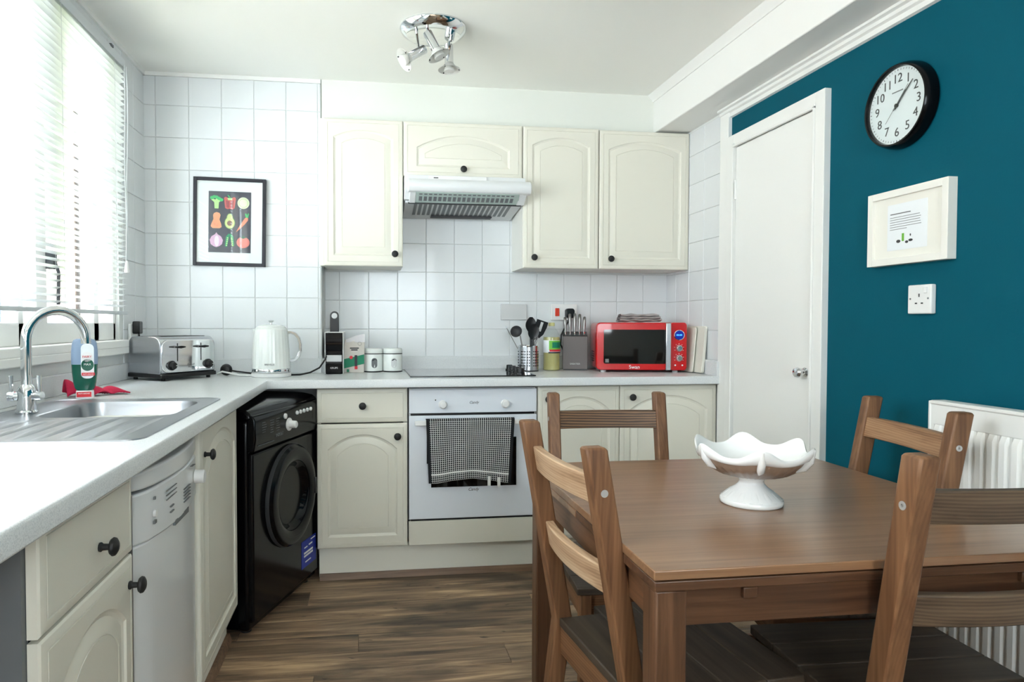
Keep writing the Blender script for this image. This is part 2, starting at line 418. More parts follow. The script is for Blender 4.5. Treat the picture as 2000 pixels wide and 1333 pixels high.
# back wall (behind hob) and the projecting bay at its left
wb = struct('wall_back', B().box(-.28, YB, 0, XR+.1, YB+.12, ZC+.05), 'grout', 'white square-tiled wall behind the hob and microwave', 'wall')
tiles(wb, 'y', YB, steps(-.225, XR, .305, P_), steps(.98, 1.96, 1.126, P_), -1, lambda x, z: z > 1.44 and not (.1 < x < .85))
wc = struct('wall_corner', B().box(-1.16, YC, 0, -.23, YB+.12, ZC+.05), 'grout', 'white square-tiled wall bay behind toaster and kettle', 'wall')
tiles(wc, 'y', YC, steps(XL, -.232, -1.004, P_), steps(.98, 2.335, 1.129, .1526), -1)
# left wall with the window opening
VY0, VY1 = .45, 1.33  # opening of the added side window
WY0, WY1, WZ0, WZ1 = 1.45, 3.075, 1.085, 2.262
b = B().box(XL-.075, YF, 0, XL, VY0, ZC+.05).box(XL-.075, VY1, 0, XL, WY0, ZC+.05).box(XL-.075, VY0, 0, XL, VY1, WZ0-.03).box(XL-.075, VY0, WZ1, XL, VY1, ZC+.05).box(XL-.075, WY1, 0, XL, YC+.2, ZC+.05).box(XL-.075, WY0, 0, XL, WY1, WZ0-.03).box(XL-.075, WY0, WZ1, XL, WY1, ZC+.05)
wl = struct('wall_left', b, 'grout', 'white tiled wall around the kitchen window', 'wall')
jy = [3.42-.0-k*.0 for k in range(1)]
tiles(wl, 'x', XL, steps(.4, YC-.004, 3.117, P_), steps(.98, 2.335, 1.129, .1526), 1, lambda y, z: (WY0-.02 < y < WY1+.01 or y < VY1+.05) and 1.02 < z < WZ1)
# right wall: tiled return, then teal paint
b = B().box(XR, 2.2, 0, XR+.1, YB, ZC+.05)
b = B().box(XR, YF, 0, XR+.1, 2.95, ZC+.05)
wr = struct('wall_right', b, 'teal', 'teal painted wall with the cupboard door, clock and radiator', 'wall')
wr2 = struct('wall_side', B().box(XR, 2.95, 0, XR+.1, YB+.1, ZC+.05), 'grout', 'short white tiled wall return beside the microwave', 'wall')
tiles(wr2, 'x', XR, steps(3.012, YB-.002, 3.034, P_), steps(.98, 2.145, 1.126, .1495), -1)
# front wall behind the viewer, with an unseen window added for fill light
V0, V1, V2, V3 = -.1, .95, 1.0, 2.15
b = B().box(XL-.16, YF-.12, 0, V0, YF, ZC+.05).box(V1, YF-.12, 0, XR+.1, YF, ZC+.05).box(V0, YF-.12, 0, V1, YF, V2).box(V0, YF-.12, V3, V1, YF, ZC+.05)
struct('wall_front', b, 'white', 'white wall at the near end of the kitchen', 'wall')
w3 = setp(bpy.data.objects.new('window_3', None), 'unseen window added in the near wall for fill light', 'window', kind='structure'); COL.objects.link(w3)
obj('window_frame', B().box(V0, YF-.09, V2, V1, YF-.03, V2+.05).box(V0, YF-.09, V3-.05, V1, YF-.03, V3).box(V0, YF-.09, V2, V0+.05, YF-.03, V3).box(V1-.05, YF-.09, V2, V1, YF-.03, V3), 'white', w3)
obj('pane', B().box(V0+.05, YF-.064, V2+.05, V1-.05, YF-.06, V3-.05), 'pane', w3, smooth=False)
# bulkhead over the cabinets, beam, cornices
struct('trim_1', B().box(-.226, 3.408, 2.15, 1.5, YB, ZC+.01), 'bulk', 'white boxed bulkhead above the wall cupboards', 'bulkhead')
struct('trim_2', B().box(1.485, YF, 2.155, XR+.02, YB, ZC+.01), 'white', 'white boxed ceiling beam along the teal wall', 'beam', bevel=.004)
b = B().prism([(1.452, ZC+.001), (1.487, ZC+.001), (1.487, ZC-.034), (1.479, ZC-.034), (1.474, ZC-.022), (1.460, ZC-.012)], YF, 3.408, 'xz')
struct('trim_3', b, 'white', 'thin white coving strip where beam meets ceiling', 'coving')
b = B().prism([(XR+.005, 2.156), (XR-.034, 2.156), (XR-.034, 2.146), (XR-.022, 2.142), (XR-.022, 2.13), (XR-.012, 2.125), (XR-.012, 2.108), (XR+.005, 2.104)], YF, 3.012, 'xz')
struct('trim_4', b, 'white', 'white moulding along the top of the teal wall', 'moulding')
struct('trim_5', B().box(XR-.018, 2.938, 0, XR+.01, 3.012, 2.157), 'white', 'white upright board between tiles and cupboard door', 'trim', bevel=.003)
struct('trim_6', B().box(XL-.01, YC-.012, ZC-.018, -.23, YC+.01, ZC+.002).box(XL-.01, .2, ZC-.018, XL+.012, YC, ZC+.002), 'white', 'narrow white strip between wall tiles and ceiling', 'trim')

# ------------------------------------------------------------------ cupboard door on the right wall
dr = thing('door_1', 'narrow white flush cupboard door in the teal wall', 'door', (XR, 2.936, 0), -pi/2); dr['kind'] = 'structure'
DW, DH = .674, 2.012
b = B().box(0, -.026, 0, .062, .01, DH).box(DW-.052, -.026, 0, DW, .01, DH).box(.062, -.026, DH-.048, DW-.052, .01, DH)
b.box(.05, -.032, 0, .062, -.02, DH-.04).box(DW-.062, -.032, 0, DW-.052, -.02, DH-.04).box(.05, -.032, DH-.058, DW-.052, -.02, DH-.048)
b.box(.01, -.004, 0, DW-.01, .008, DH-.01)
obj('door_frame', b, 'white', dr, .0025)
dl = obj('door_leaf', B().box(.0645, -.016, .012, DW-.0645, .008, DH-.0595), 'white', dr, .002)
kb = obj('door_knob', B().lathe([(.017, 0), (.018, -.004), (.009, -.008), (.008, -.018), (.017, -.024), (.02, -.034), (.016, -.044), (.004, -.047)], 20, (DW-.098, -.016, .974), 'y'), 'chrome', dl)
kb['label'] = 'clear faceted glass-like door knob on a metal rose'
hb = B()
for z0 in (1.72, .3): hb.lathe([(.006, 0), (.006, .085)], 10, (.066, -.018, z0)); hb.box(.052, -.0335, z0+.01, .066, -.031, z0+.075)
obj('hinge', hb, 'white', dr)

# ------------------------------------------------------------------ window, sill, blind
wn = setp(bpy.data.objects.new('window_1', None), 'white framed kitchen window over the sink', 'window', kind='structure'); COL.objects.link(wn)
XW = XL-.04
b = B().box(XW-.025, WY0, WZ0, XW+.025, WY1, WZ0+.075).box(XW-.025, WY0, WZ1-.06, XW+.025, WY1, WZ1).box(XW-.025, WY0, WZ0, XW+.025, WY0+.06, WZ1).box(XW-.025, WY1-.028, WZ0, XW+.025, WY1, WZ1)
obj('window_frame', b, 'white', wn, .004)
obj('mullion', B().box(XW-.0252, 2.377, WZ0, XW+.0252, 2.456, WZ1), 'white', wn, .004)
obj('mullion', B().box(XW-.025, 2.845, WZ0, XW+.025, 2.895, WZ1), 'white', wn, .004)
obj('mullion', B().box(XW-.025, 2.26, WZ0, XW+.025, 2.296, WZ1), 'white', wn, .004)
obj('mullion', B().box(XW-.025, 1.7, WZ0, XW+.025, 1.78, WZ1), 'white', wn, .004)
for ya, yb_ in ((1.51, 1.7), (1.78, 2.26), (2.296, 2.377), (2.456, 2.845), (2.895, 3.05)):
    obj('pane', B().box(XW-.004, ya, WZ0+.07, XW+.0, yb_, WZ1-.055), 'pane', wn, smooth=False)
b = B().tube([(XW+.05, 2.46, 1.36), (XW+.06, 2.46, 1.33), (XW+.06, 2.455, 1.22)], .006, 8).box(XW+.0252, 2.445, 1.34, XW+.05, 2.475, 1.40)
obj('window_handle', b, 'inkl', wn)
sl = struct('window_3', B().box(XL-.075, WY0-.03, WZ0-.032, XL+.03, 3.105, WZ0).box(XL+.012, WY0-.03, WZ0-.06, XL+.03, 3.105, WZ0-.03), 'white', 'white window sill board above the sink', 'window sill', bevel=.004)
sl.name = 'trim_7'
w2 = setp(bpy.data.objects.new('fill_window_2', None), 'unseen white framed window added over the near worktop for light', 'window', kind='structure'); COL.objects.link(w2)  # added out of view to light the room from the left
obj('window_frame', B().box(XW-.025, VY0, WZ0-.03, XW+.025, VY1, WZ0+.06).box(XW-.025, VY0, WZ1-.06, XW+.025, VY1, WZ1).box(XW-.025, VY0, WZ0, XW+.025, VY0+.06, WZ1).box(XW-.025, VY1-.06, WZ0, XW+.025, VY1, WZ1).box(XW-.025, .86, WZ0, XW+.025, .92, WZ1), 'white', w2, .004)
for ya, yb_ in ((.51, .86), (.92, 1.27)): obj('pane', B().box(XW-.004, ya, WZ0+.055, XW, yb_, WZ1-.055), 'pane', w2, smooth=False)
obj('sill', B().box(XL-.075, VY0, WZ0-.032, XL+.03, VY1+.03, WZ0), 'white', w2, .003)
# venetian blind
bl = thing('venetian_blind', 'white slatted venetian blind half open over the window', 'blind', (XL+.03, 0, 0))
BY0, BY1, BZ0, BZ1 = 1.46, 3.055, 1.205, 2.255
ns = 44; pitch = (BZ1-.03-BZ0-.012)/ns
pr = [(-.0125, -.0005), (-.006, .0012), (0, .0018), (.006, .0012), (.0125, -.0005)]
tilt = radians(14)
def rot2(p): return (p[0]*cos(tilt)-p[1]*sin(tilt), p[0]*sin(tilt)+p[1]*cos(tilt))
lo = [[(rot2(p)[0], y_, rot2(p)[1]) for p in pr]+[(rot2((p[0], p[1]-.0006))[0], y_, rot2((p[0], p[1]-.0006))[1]) for p in reversed(pr)] for y_ in (BY0, BY1)]
sm = mesh('slat', B().loft(lo), M_['slat'], True, 60)
for k in range(ns):
    o = obj('slat', sm, None, bl); o.location = (0, random.uniform(-.002, .002), BZ0+.018+pitch*(k+.3)); o.rotation_euler = (random.uniform(-1, 1)*.0012, random.uniform(-1, 1)*.05, 0)
boxo('head_rail', (-.014, BY0, BZ1-.025, .014, BY1, BZ1+.012), 'slat', bl, .002)
boxo('bottom_rail', (-.013, BY0, BZ0-.012, .013, BY1, BZ0+.002), 'slat', bl, .003)
for y_ in (1.6, 1.95, 2.45, 2.93):
    obj('ladder_cord', B().tube([(.014, y_, BZ0-.004), (.0145, y_, 1.7), (.014, y_, BZ1-.02)], .0008, 5).tube([(-.014, y_, BZ0-.004), (-.0145, y_, 1.7), (-.014, y_, BZ1-.02)], .0008, 5), 'slat', bl)
cp = [(.02, 3.02+.006*sin(i*.9), BZ1-.02-i*.075) for i in range(12)]
obj('pull_cord', B().tube(cp, .0018, 6).tube([(.024, 3.035+.012*sin(i*.6), BZ1-.02-i*.07) for i in range(11)], .0018, 6), 'slat', bl)
obj('cord_tassel', B().lathe([(.003, 0), (.006, -.01), (.011, -.045), (.009, -.05)], 12, (.022, 3.02, 1.42)), 'wplastic', bl)
hk = B()
for y_ in (2.3, 2.9): hk.box(-.012, y_-.012, BZ1+.008, .018, y_+.012, BZ1+.018)
obj('bracket', hk, 'inkl', bl)

# outside
struct('exterior_wall', B().box(-5.4, 1.2, -.6, -5.0, 26, 6.5), 'brick', 'pinkish brick wall outside the window', 'wall')
struct('bounce_ground', B().box(-5.4, -6, -.7, XL-.075, 1.4, -.6), 'grout', 'unseen pale paving added to bounce light into the room', 'ground')  # unseen ground kept pale so it throws light indoors
struct('dimming_lawn', B().box(-5.4, 1.4, -.7, XL-.075, 26, -.6), 'lawn', 'unseen dull green grass added to dim the light on the blind', 'ground')  # unseen strip made dark so less light reaches the slats
o = obj('drainpipe', B().lathe([(.125, -.6), (.125, 6.5)], 14, (-4.87, 12.48, 0)).box(-5.0, 12.33, 1.0, -4.85, 12.63, 1.06), 'black'); setp(o, 'dark drainpipe on the brick wall outside the window', 'drainpipe')
t = thing('blue_backdrop', 'made-up dark blue panels giving the flare tint behind the blind', 'window')  # invented panels; their blue paints in lens flare over a dark view
for ya, yb_ in ((9.0, 10.27), (10.44, 10.82)): boxo('blue_panel', (-5.0, ya, -.5, -4.97, yb_, 4.2), 'flareblue', t)
for ya, yb_ in ((10.27, 10.44), (10.82, 11.1)): boxo('post', (-5.0, ya, -.6, -4.94, yb_, 4.3), 'white', t)

# ------------------------------------------------------------------ worktop
WT0, WT1 = .872, .91
wt = thing('worktop', 'pale grey speckled L-shaped worktop running round the corner', 'worktop')
NX, NY = -.432, 2.992
SX0, SX1, SY0, SY1 = -.872, -.528, 1.885, 2.245     # sink bowl cut-out
HX0, HX1, HY0, HY1 = SX0-.012, SX1+.012, SY0-.012, SY1+.012
b = B()
for x0, y0, x1, y1 in ((XL, .2, NX-.004, HY0), (XL, HY0, HX0, HY1), (HX1, HY0, NX-.004, HY1), (XL, HY1, NX-.004, YC), (NX-.004, NY+.004, XR, YC), (-.231, YC, XR, YB)):
    b.box(x0, y0, WT0, x1, y1, WT1)
obj('worktop_slab', b, 'worktop', wt, smooth=False)
def nose(p):  # rounded front edge profile (outwards, z)
    return [(.0, WT0+.0002), (.0015, WT0+.0006), (.004, WT0+.004), (.004, WT1-.006), (.0025, WT1-.0018), (.0012, WT1-.0004), (.0, WT1-.0001)]
l0 = [(NX-.004+a, .2, z) for a, z in nose(0)]; l1 = [(NX-.004+a, NY+.004-a, z) for a, z in nose(0)]; l2 = [(XR, NY+.004-a, z) for a, z in nose(0)]
obj('front_edge', B().loft([l0, l1, l2]), 'worktop', wt)
for dims in ((XL, .2, WT1, XL+.018, YC, .982), (XL+.018, YC-.018, WT1, -.23, YC, .982), (-.231, YC, WT1, -.213, YB, .982), (-.213, YB-.018, WT1, XR, YB, .982), (XR-.018, 3.0, WT1, XR, YB-.018, .982)):
    boxo('upstand', dims, 'worktop', wt, .003)
boxo('end_panel', (XL, .2, 0, NX-.03, .218, WT0), 'greyside', wt)
ce = boxo('corner_block', (XR-.03, 2.996, WT1, XR-.001, 3.10, .978), 'worktop', wt, .002)

# ------------------------------------------------------------------ cabinets
def front(w, h, t=.02, m=.046, mt=.05, mb=.05, rise=.05, arch=True):
    nb, nsd, na = 6, 8, 14
    def rect(i, y):
        x0, x1, z0, z1 = i, w-i, i, h-i; p = []
        for k in range(nb): p.append((x0+(x1-x0)*k/nb, y, z0))
        for k in range(nsd): p.append((x1, y, z0+(z1-z0)*k/nsd))
        for k in range(na): p.append((x1+(x0-x1)*k/na, y, z1))
        for k in range(nsd): p.append((x0, y, z1+(z0-z1)*k/nsd))
        return p
    def al(d, y):
        x0, x1, z0 = m+d, w-m-d, mb+d; top = h-mt-d; rs = max(rise-d*.25, .01); zs = top-rs; p = []; xm = w/2; hf = (x1-x0)/2
        R = (hf*hf+rs*rs)/(2*rs)
        for k in range(nb): p.append((x0+(x1-x0)*k/nb, y, z0))
        for k in range(nsd): p.append((x1, y, z0+(zs-z0)*k/nsd))
        for k in range(na):
            x = x1+(x0-x1)*k/na; p.append((x, y, top-R+math.sqrt(max(R*R-(x-xm)**2, 0))))
        for k in range(nsd): p.append((x0, y, zs+(z0-zs)*k/nsd))
        return p
    L = [rect(0, t), rect(0, .0055), rect(.0035, .0025), rect(.016, .0), rect(.0185, -.0), rect(.0192, .0022), rect(.0205, .0022), rect(.0212, 0)]
    if arch: L += [al(0, 0), al(.004, .004), al(.011, .0062), al(.018, .005), al(.034, .0008), al(.040, .0004), al(.0406, .0026), al(.0420, .0026), al(.0428, .0004)]
    return B().loft(L)
KN = B().lathe([(.008, 0), (.0085, -.003), (.006, -.006), (.0055, -.016), (.0135, -.019), (.0165, -.023), (.0155, -.027), (.010, -.0305), (.002, -.032)], 18, (0, 0, 0), 'y')
KNM = mesh('knob', KN, M_['knob'])
def knob(parent, x, z, y=0):
    o = obj('knob', KNM, None, parent); o.location = (x, y, z); return o
def carcass(t, w, d, h, m='creamside', z0=0.0, side=None):
    s = side or m; T = .018
    obj('carcass', B().box(0, .021, z0, T, d, z0+h).box(w-T, .021, z0, w, d, z0+h).box(T, .021, z0, w-T, d, z0+T).box(T, .021, z0+h-T, w-T, d, z0+h).box(T, d-.01, z0+T, w-T, d, z0+h-T), s, t, smooth=False)
def fdoor(t, x0, z0, x1, z1, kx, kz, name='door', **k):
    o = obj(name, front(x1-x0, z1-z0, **k), 'cream', t, angle=14); o.location = (x0, 0, z0)
    knob(o, kx-x0, kz-z0); return o
# wall cabinets
WCY = 3.34; WZ_0, WZ_1 = 1.438, 2.148
t = thing('wall_cabinet', 'cream arched-door wall cupboard left of the cooker hood', 'cabinet', (-.214, WCY, 0), 0, 'wall cupboards'); carcass(t, .383, .268, WZ_1-WZ_0, z0=WZ_0)
boxo('filler_strip', (-.0165, .012, WZ_0, 0, .10, WZ_1), 'cream', t)
fdoor(t, .001, WZ_0, .382, WZ_1, .343, 1.496, rise=.035, mt=.052)
t = thing('wall_cabinet', 'short wide cream cupboard directly above the cooker hood', 'cabinet', (.170, WCY, 0), 0, 'wall cupboards'); carcass(t, .598, .268, WZ_1-1.882, z0=1.882)
fdoor(t, .002, 1.882, .596, WZ_1, .297, 1.918, rise=.062, mt=.062, mb=.048, m=.064)
t = thing('wall_cabinet', 'narrow cream wall cupboard immediately right of the cooker hood', 'cabinet', (.770, WCY, 0), 0, 'wall cupboards'); carcass(t, .397, .268, WZ_1-WZ_0, z0=WZ_0)
fdoor(t, .002, WZ_0, .395, WZ_1, .056, 1.490, rise=.04, mt=.052)
t = thing('wall_cabinet', 'widest cream wall cupboard above the red microwave', 'cabinet', (1.169, WCY, 0), 0, 'wall cupboards'); carcass(t, .487, .268, WZ_1-WZ_0-.004, z0=WZ_0)
fdoor(t, .002, WZ_0, .485, WZ_1-.004, .058, 1.488, rise=.045, mt=.052)
# base cabinets, back run
BCY = 3.04; BZ_0, BZ_1 = .150, .866
t = thing('base_cabinet', 'cream base cupboard with drawer between washing machine and oven', 'cabinet', (-.228, BCY, 0), 0, 'base cupboards'); carcass(t, .402, .5, BZ_1-BZ_0, z0=BZ_0)
d = obj('drawer', front(.400, .152, arch=False), 'cream', t, angle=14); d.location = (.001, 0, .714); knob(d, .2, .076)
fdoor(t, .001, BZ_0, .401, .708, .356, .651, rise=.066, mt=.048)
t = thing('base_cabinet', 'cream base cupboard right of the oven, behind a chair', 'cabinet', (.776, BCY, 0), 0, 'base cupboards'); carcass(t, .395, .5, BZ_1-BZ_0, z0=BZ_0)
fdoor(t, .001, BZ_0, .394, BZ_1, .045, .808, rise=.066, mt=.048)
t = thing('base_cabinet', 'wide cream base cupboard under the microwave end of the worktop', 'cabinet', (1.172, BCY, 0), 0, 'base cupboards'); carcass(t, .484, .5, BZ_1-BZ_0, z0=BZ_0)
fdoor(t, .001, BZ_0, .483, BZ_1, .055, .812, rise=.066, mt=.048)
o = boxo('plinth', (-.222, 3.08, .012, XR-.002, 3.096, .150), 'plinth'); setp(o, 'cream plinth board below the oven and base cupboards', 'plinth')
struct('baseboard_back', B().prism([(3.062, 0), (3.08, 0), (3.08, .026), (3.072, .026)], -.22, XR, 'yz'), 'strip', 'thin brown wood strip along the foot of the back plinth', 'baseboard')
# base cabinets, left run  (local x = world +y)
LX = -.470
t = thing('base_cabinet', 'nearest cream base cupboard with a drawer and shade-grey side panel', 'cabinet', (LX, 1.028, 0), pi/2, 'base cupboards')
obj('side_panel', B().box(0, .021, .0, .018, .588, .868), 'greyside', t);  # cupboard side greyed, its shade put into the colour
obj('carcass', B().box(.018, .021, .15, .395, .58, .168).box(.018, .021, .85, .395, .58, .868).box(.377, .021, .168, .395, .58, .85), 'greyside', t)
d = obj('drawer', front(.388, .166, arch=False), 'cream', t, angle=14); d.location = (.012, 0, .700); knob(d, .215, .064)
fdoor(t, .012, .135, .400, .694, .372, .640, rise=.066, mt=.048)
t = thing('base_cabinet', 'cream arched-door cupboard between dishwasher and washing machine', 'cabinet', (LX, 1.978, 0), pi/2, 'base cupboards'); carcass(t, .538, .56, .718, z0=.15)
fdoor(t, .001, .135, .537, .868, .046, .779, rise=.075, mt=.048)
o = boxo('plinth', (-.53, 1.978, .012, -.514, 2.522, .15), 'plinth'); setp(o, 'cream plinth below the cupboard beside the washing machine', 'plinth')
o = boxo('plinth', (-.53, 1.03, .012, -.514, 1.43, .15), 'plinth'); setp(o, 'cream plinth below the nearest base cupboard', 'plinth')
struct('baseboard_left', B().prism([(-.514, 0), (-.494, 0), (-.504, .028), (-.514, .028)], 1.03, 2.524, 'xz'), 'strip', 'thin brown wood strip along the foot of the left plinth', 'baseboard')

# ------------------------------------------------------------------ dishwasher
t = thing('dishwasher', 'white freestanding dishwasher under the draining board', 'dishwasher', (LX, 1.436, 0), pi/2)
W = .544
def bowed(z0, z1, x0, x1, bow, y0=0.0, dep=.03, n=10, sag=0.0, rr=.012):
    loops = []
    for z, e in ((z0, 0), (z1, 0)):
        lp = []
        for i in range(n+1):
            s = i/n; x = x0+(x1-x0)*s; y = y0-bow*(1-(2*s-1)**2)
            if s == 0 or s == 1: y += rr
            zz = z-(sag*(1-(2*s-1)**2) if z == z0 else 0)
            lp.append((x, y, zz))
        lp += [(x1, y0+dep, z), (x0, y0+dep, z)]
        loops.append(lp)
    return B().loft(loops)
boxo('cabinet_body', (.036, .045, .03, W-.004, .57, .80), 'appl', t, .004)
boxo('gap_shade_strip', (.0, .016, .02, .034, .05, .80), 'black', t)  # black strip paints the shade in the gap beside the door
obj('lid', bowed(.811, .846, .0, W, .030, .012, .5, sag=.010), 'appl', t, .006, 3)
dd = obj('door', bowed(.10, .688, .034, W-.004, .02, .012, .035, sag=0), 'appl', t, .005)
fa = obj('control_panel', bowed(.690, .798, .034, W-.004, .024, .010, .035, sag=.008), 'appl', t, .005)
obj('program_dial', B().lathe([(.019, 0), (.018, -.022), (.015, -.025)], 20, (W-.085, -.006, .744), 'y'), 'wplastic', fa)
obj('power_button', B().lathe([(.008, 0), (.008, -.006)], 14, (.11, -.004, .742), 'y'), 'wplastic', fa)
b = B()
for i in range(3): b.box(.17, -.0152, .774-.010*i, .25, -.012, .7755-.010*i)
for i in range(5): b.box(.31, -.0165, .744-.008*i, .37, -.012, .7458-.008*i)
for i in range(2): b.box(.20, -.0155, .730-.013*i, .225, -.012, .733-.013*i)
b.box(.106, -.0082, .773, .112, -.004, .779).box(.103, -.0082, .720, .117, -.004, .727).box(.39, -.0162, .785, .42, -.01, .7865)
obj('panel_lettering', b, 'inkg', fa)['kind'] = 'stuff'
boxo('door_grip', (.24, -.0135, .676, .36, .0, .689), 'greyside', dd)
boxo('kick_plate', (.04, .05, .0, W-.008, .065, .10), 'appl', t)

# ------------------------------------------------------------------ washing machine
wa = math.atan2(.942, .335)
t = thing('washing_machine', 'black front-loading washing machine set at an angle in the corner', 'washing machine', (-.428, 2.535, 0), wa)
W, H = .595, .848
boxo('body', (0, .012, .018, W, .50, .80), 'blackgl', t, .012, 3)
obj('top_plate', B().prism([(.0, .812), (.006, .826), (.022, .838), (.06, .845), (.10, H), (.50, H), (.50, .80), (.0, .80)], 0, W, 'yz'), 'blackgl', t, .010, 3)
pn = obj('control_panel', B().prism([(-.010, .684), (-.018, .73), (-.016, .80), (-.006, .818), (.02, .822), (.02, .684)], .004, W-.004, 'yz'), 'blackgl', t, .006, 3)
obj('front_panel', B().box(.006, -.006, .05, W-.006, .02, .678), 'blackgl', t, .008, 3)
for x, y in ((.05, .05), (W-.05, .05), (.05, .45), (W-.05, .45)):
    obj('foot', B().lathe([(.02, 0), (.02, .02)], 12, (x, y, 0)), 'rubber', t)
dl_ = obj('dial', B().lathe([(.026, 0), (.026, -.004), (.016, -.006), (.0145, -.032), (.011, -.035)], 22, (.274, -.0175, .750), 'y'), 'wplastic', pn)
bt = obj('push_button', B().lathe([(.011, 0), (.0105, -.006), (.006, -.008)], 16, (.242, -.0165, .787), 'y'), 'wplastic', pn)
for k in range(5):
    obj('push_button', B().lathe([(.0085, 0), (.008, -.006), (.005, -.008)], 14, (.348+.033*k, -.0165, .787), 'y'), 'wplastic', pn)
text('logo_lettering', 'INDESIT', .018, 'inkg', pn, (.195, -.0178, .722), (radians(86), 0, 0))
b = B()
for c_, x in enumerate((.055, .115, .165)):
    for k in range(6 if c_ else 5): b.box(x+random.uniform(0, .006), -.0185, .785-.009*k, x+.025+random.uniform(0, .010), -.012, .787-.009*k)
obj('panel_lettering', b, 'inkl', pn)['kind'] = 'stuff'
obj('drawer_line', B().box(.03, -.0178, .704, .15, -.012, .7055), 'inkl', pn)
dc = (.302, 0, .456)
dr_ = obj('door', B().lathe([(.205, -.006), (.205, -.022), (.195, -.034), (.165, -.040), (.142, -.030), (.138, -.006)], 48, dc, 'y', False, False), 'blackgl', t)
obj('door_trim', B().lathe([(.206, -.004), (.2085, -.010), (.206, -.022), (.2035, -.022), (.2035, -.004)], 48, dc, 'y', False, False), 'inkd', dr_)
obj('door_glass', B().lathe([(.14, -.028), (.125, -.020), (.10, .02), (.06, .045), (.005, .05)], 36, dc, 'y', False, True), 'pane', dr_)
obj('drum', B().lathe([(.138, -.006), (.15, .02), (.15, .13), (.005, .14)], 36, dc, 'y', False, True), 'inkd', t)
for (x, z, rr, m) in ((.25, .41, .075, 'redp'), (.33, .38, .08, 'green'), (.29, .50, .06, 'bag'), (.36, .45, .05, 'inkl')):
    o = obj('laundry', B().sphere((x, .105, z), rr, 14, .7), m, t)
stk = obj('sticker', B().box(.41, -.0075, .105, .555, -.005, .222), 'blue', t); stk['label'] = 'blue sticker with white lettering'
b = B()
for z, x0, x1, h in ((.209, .50, .545, .004), (.188, .435, .465, .005), (.190, .48, .515, .006), (.163, .432, .52, .008), (.150, .432, .52, .008), (.125, .445, .50, .005)): b.box(x0, -.0085, z, x1, -.007, z+h)
obj('sticker_lettering', b, 'inkw', stk)['kind'] = 'stuff'
boxo('door_grip', (.472, -.045, .42, .487, -.03, .49), 'black', dr_, .004)

# ------------------------------------------------------------------ oven
t = thing('built_in_oven', 'white built-in single oven with two dials under the hob', 'oven', (.178, BCY, 0))
W = .594
boxo('housing', (.002, .022, .262, W-.002, .52, .862), 'appl', t)
fa = boxo('control_panel', (.002, 0, .750, W-.002, .03, .858), 'oven', t, .003)
for x in (.155, .443): obj('dial', B().lathe([(.020, 0), (.020, -.004), (.017, -.006), (.0165, -.02), (.013, -.0235)], 24, (x, 0, .789), 'y'), 'wplastic', fa)
obj('indicator_light', B().lathe([(.003, 0), (.003, -.001)], 10, (.122, 0, .81), 'y'), 'black', fa)
text('logo_lettering', 'Candy', .017, 'inkg', fa, (.298, -.0008, .797), shear=.3)
dd = boxo('door', (.002, 0, .268, W-.002, .03, .739), 'oven', t, .003)
boxo('window_glass', (.102, -.0018, .412, .496, .004, .636), 'blackgls', dd)
text('logo_lettering', 'Candy', .019, 'inkd', dd, (.296, -.0008, .398), shear=.3)
obj('handle', B().box(.026, -.045, .700, .565, -.033, .722).box(.04, -.034, .704, .06, .004, .718).box(.53, -.034, .704, .55, .004, .718), 'wplastic', dd, .003)
boxo('shadow_gap', (.01, .012, .737, W-.01, .03, .752), 'black', t)
boxo('lower_panel', (.001, .002, .149, W-.001, .02, .258), 'cream', t, .002)
boxo('gap_strip', (.01, .012, .256, W-.01, .024, .27), 'black', t)
# tea towel on the handle
def tw(s, q):
    x = .075+.402*s+q*(.012-.030*s)
    fold = .006*sin(s*23+q*2)*q+.004*sin(s*9+1.3)*q
    L = .285*(1-.07*sin(pi*s)**2 + .015*s)
    return (x, -.05-.004*q+fold*.6, .727-L*q)
b = grid(60, 40, lambda s, q: tw(s, 1-q))
o = obj('tea_towel', b, 'towel', None, solid=.003, angle=80); o.location = (.178-.0, BCY, 0)
setp(o, 'black tea towel with white grid lines hanging on the oven handle', 'towel')
tp = grid(30, 6, lambda s, q: (.075+.402*s, -.05+.022*q, .727+.003*sin(pi*q))); tp.uv = [(u, .99) for u, v in tp.uv]
o2 = obj('fold_over', tp, 'towel', o, solid=.003, angle=80)
o2b = obj('rear_flap', grid(30, 10, lambda s, q: (.08+.39*s, -.0285, .727-.20*q)), 'towel', o, solid=.002, angle=80)
for x, z in ((.352, .438), (.397, .432)): boxo('care_tag', (x, -.058, z-.012, x+.014, -.0565, z+.03), 'label', o)

# ------------------------------------------------------------------ cooker hood
t = thing('cooker_hood', 'white slim cooker hood with slotted grease filter above the hob', 'cooker hood', (.174, 0, 0))
W = .60
bd = obj('body', B().prism([(YB-.002, 1.735), (YB-.002, 1.872), (3.285, 1.876), (3.278, 1.846), (3.30, 1.80), (3.33, 1.765)], 0, W-.004, 'yz'), 'appl', t, .003)
vs = obj('pull_out_visor', B().prism([(3.262, 1.852), (3.248, 1.842), (3.240, 1.826), (3.242, 1.806), (3.252, 1.792), (3.268, 1.788), (3.30, 1.792), (3.30, 1.852)], .016, W+.018, 'yz'), 'appl', t, .004, 3)
obj('visor_end', B().prism([(3.262, 1.792), (3.31, 1.79), (3.36, 1.752), (3.33, 1.748)], .024, .055, 'yz').prism([(3.262, 1.792), (3.31, 1.79), (3.36, 1.752), (3.33, 1.748)], W-.04, W+.0, 'yz'), 'appl', vs, .003)
pl = obj('switch_panel', B().box(.118, 3.272, 1.852, .40, 3.29, 1.872), 'wplastic', bd, .002)
obj('brand_mark', B().box(.14, 3.2712, 1.859, .162, 3.273, 1.8635), 'inkd', pl)
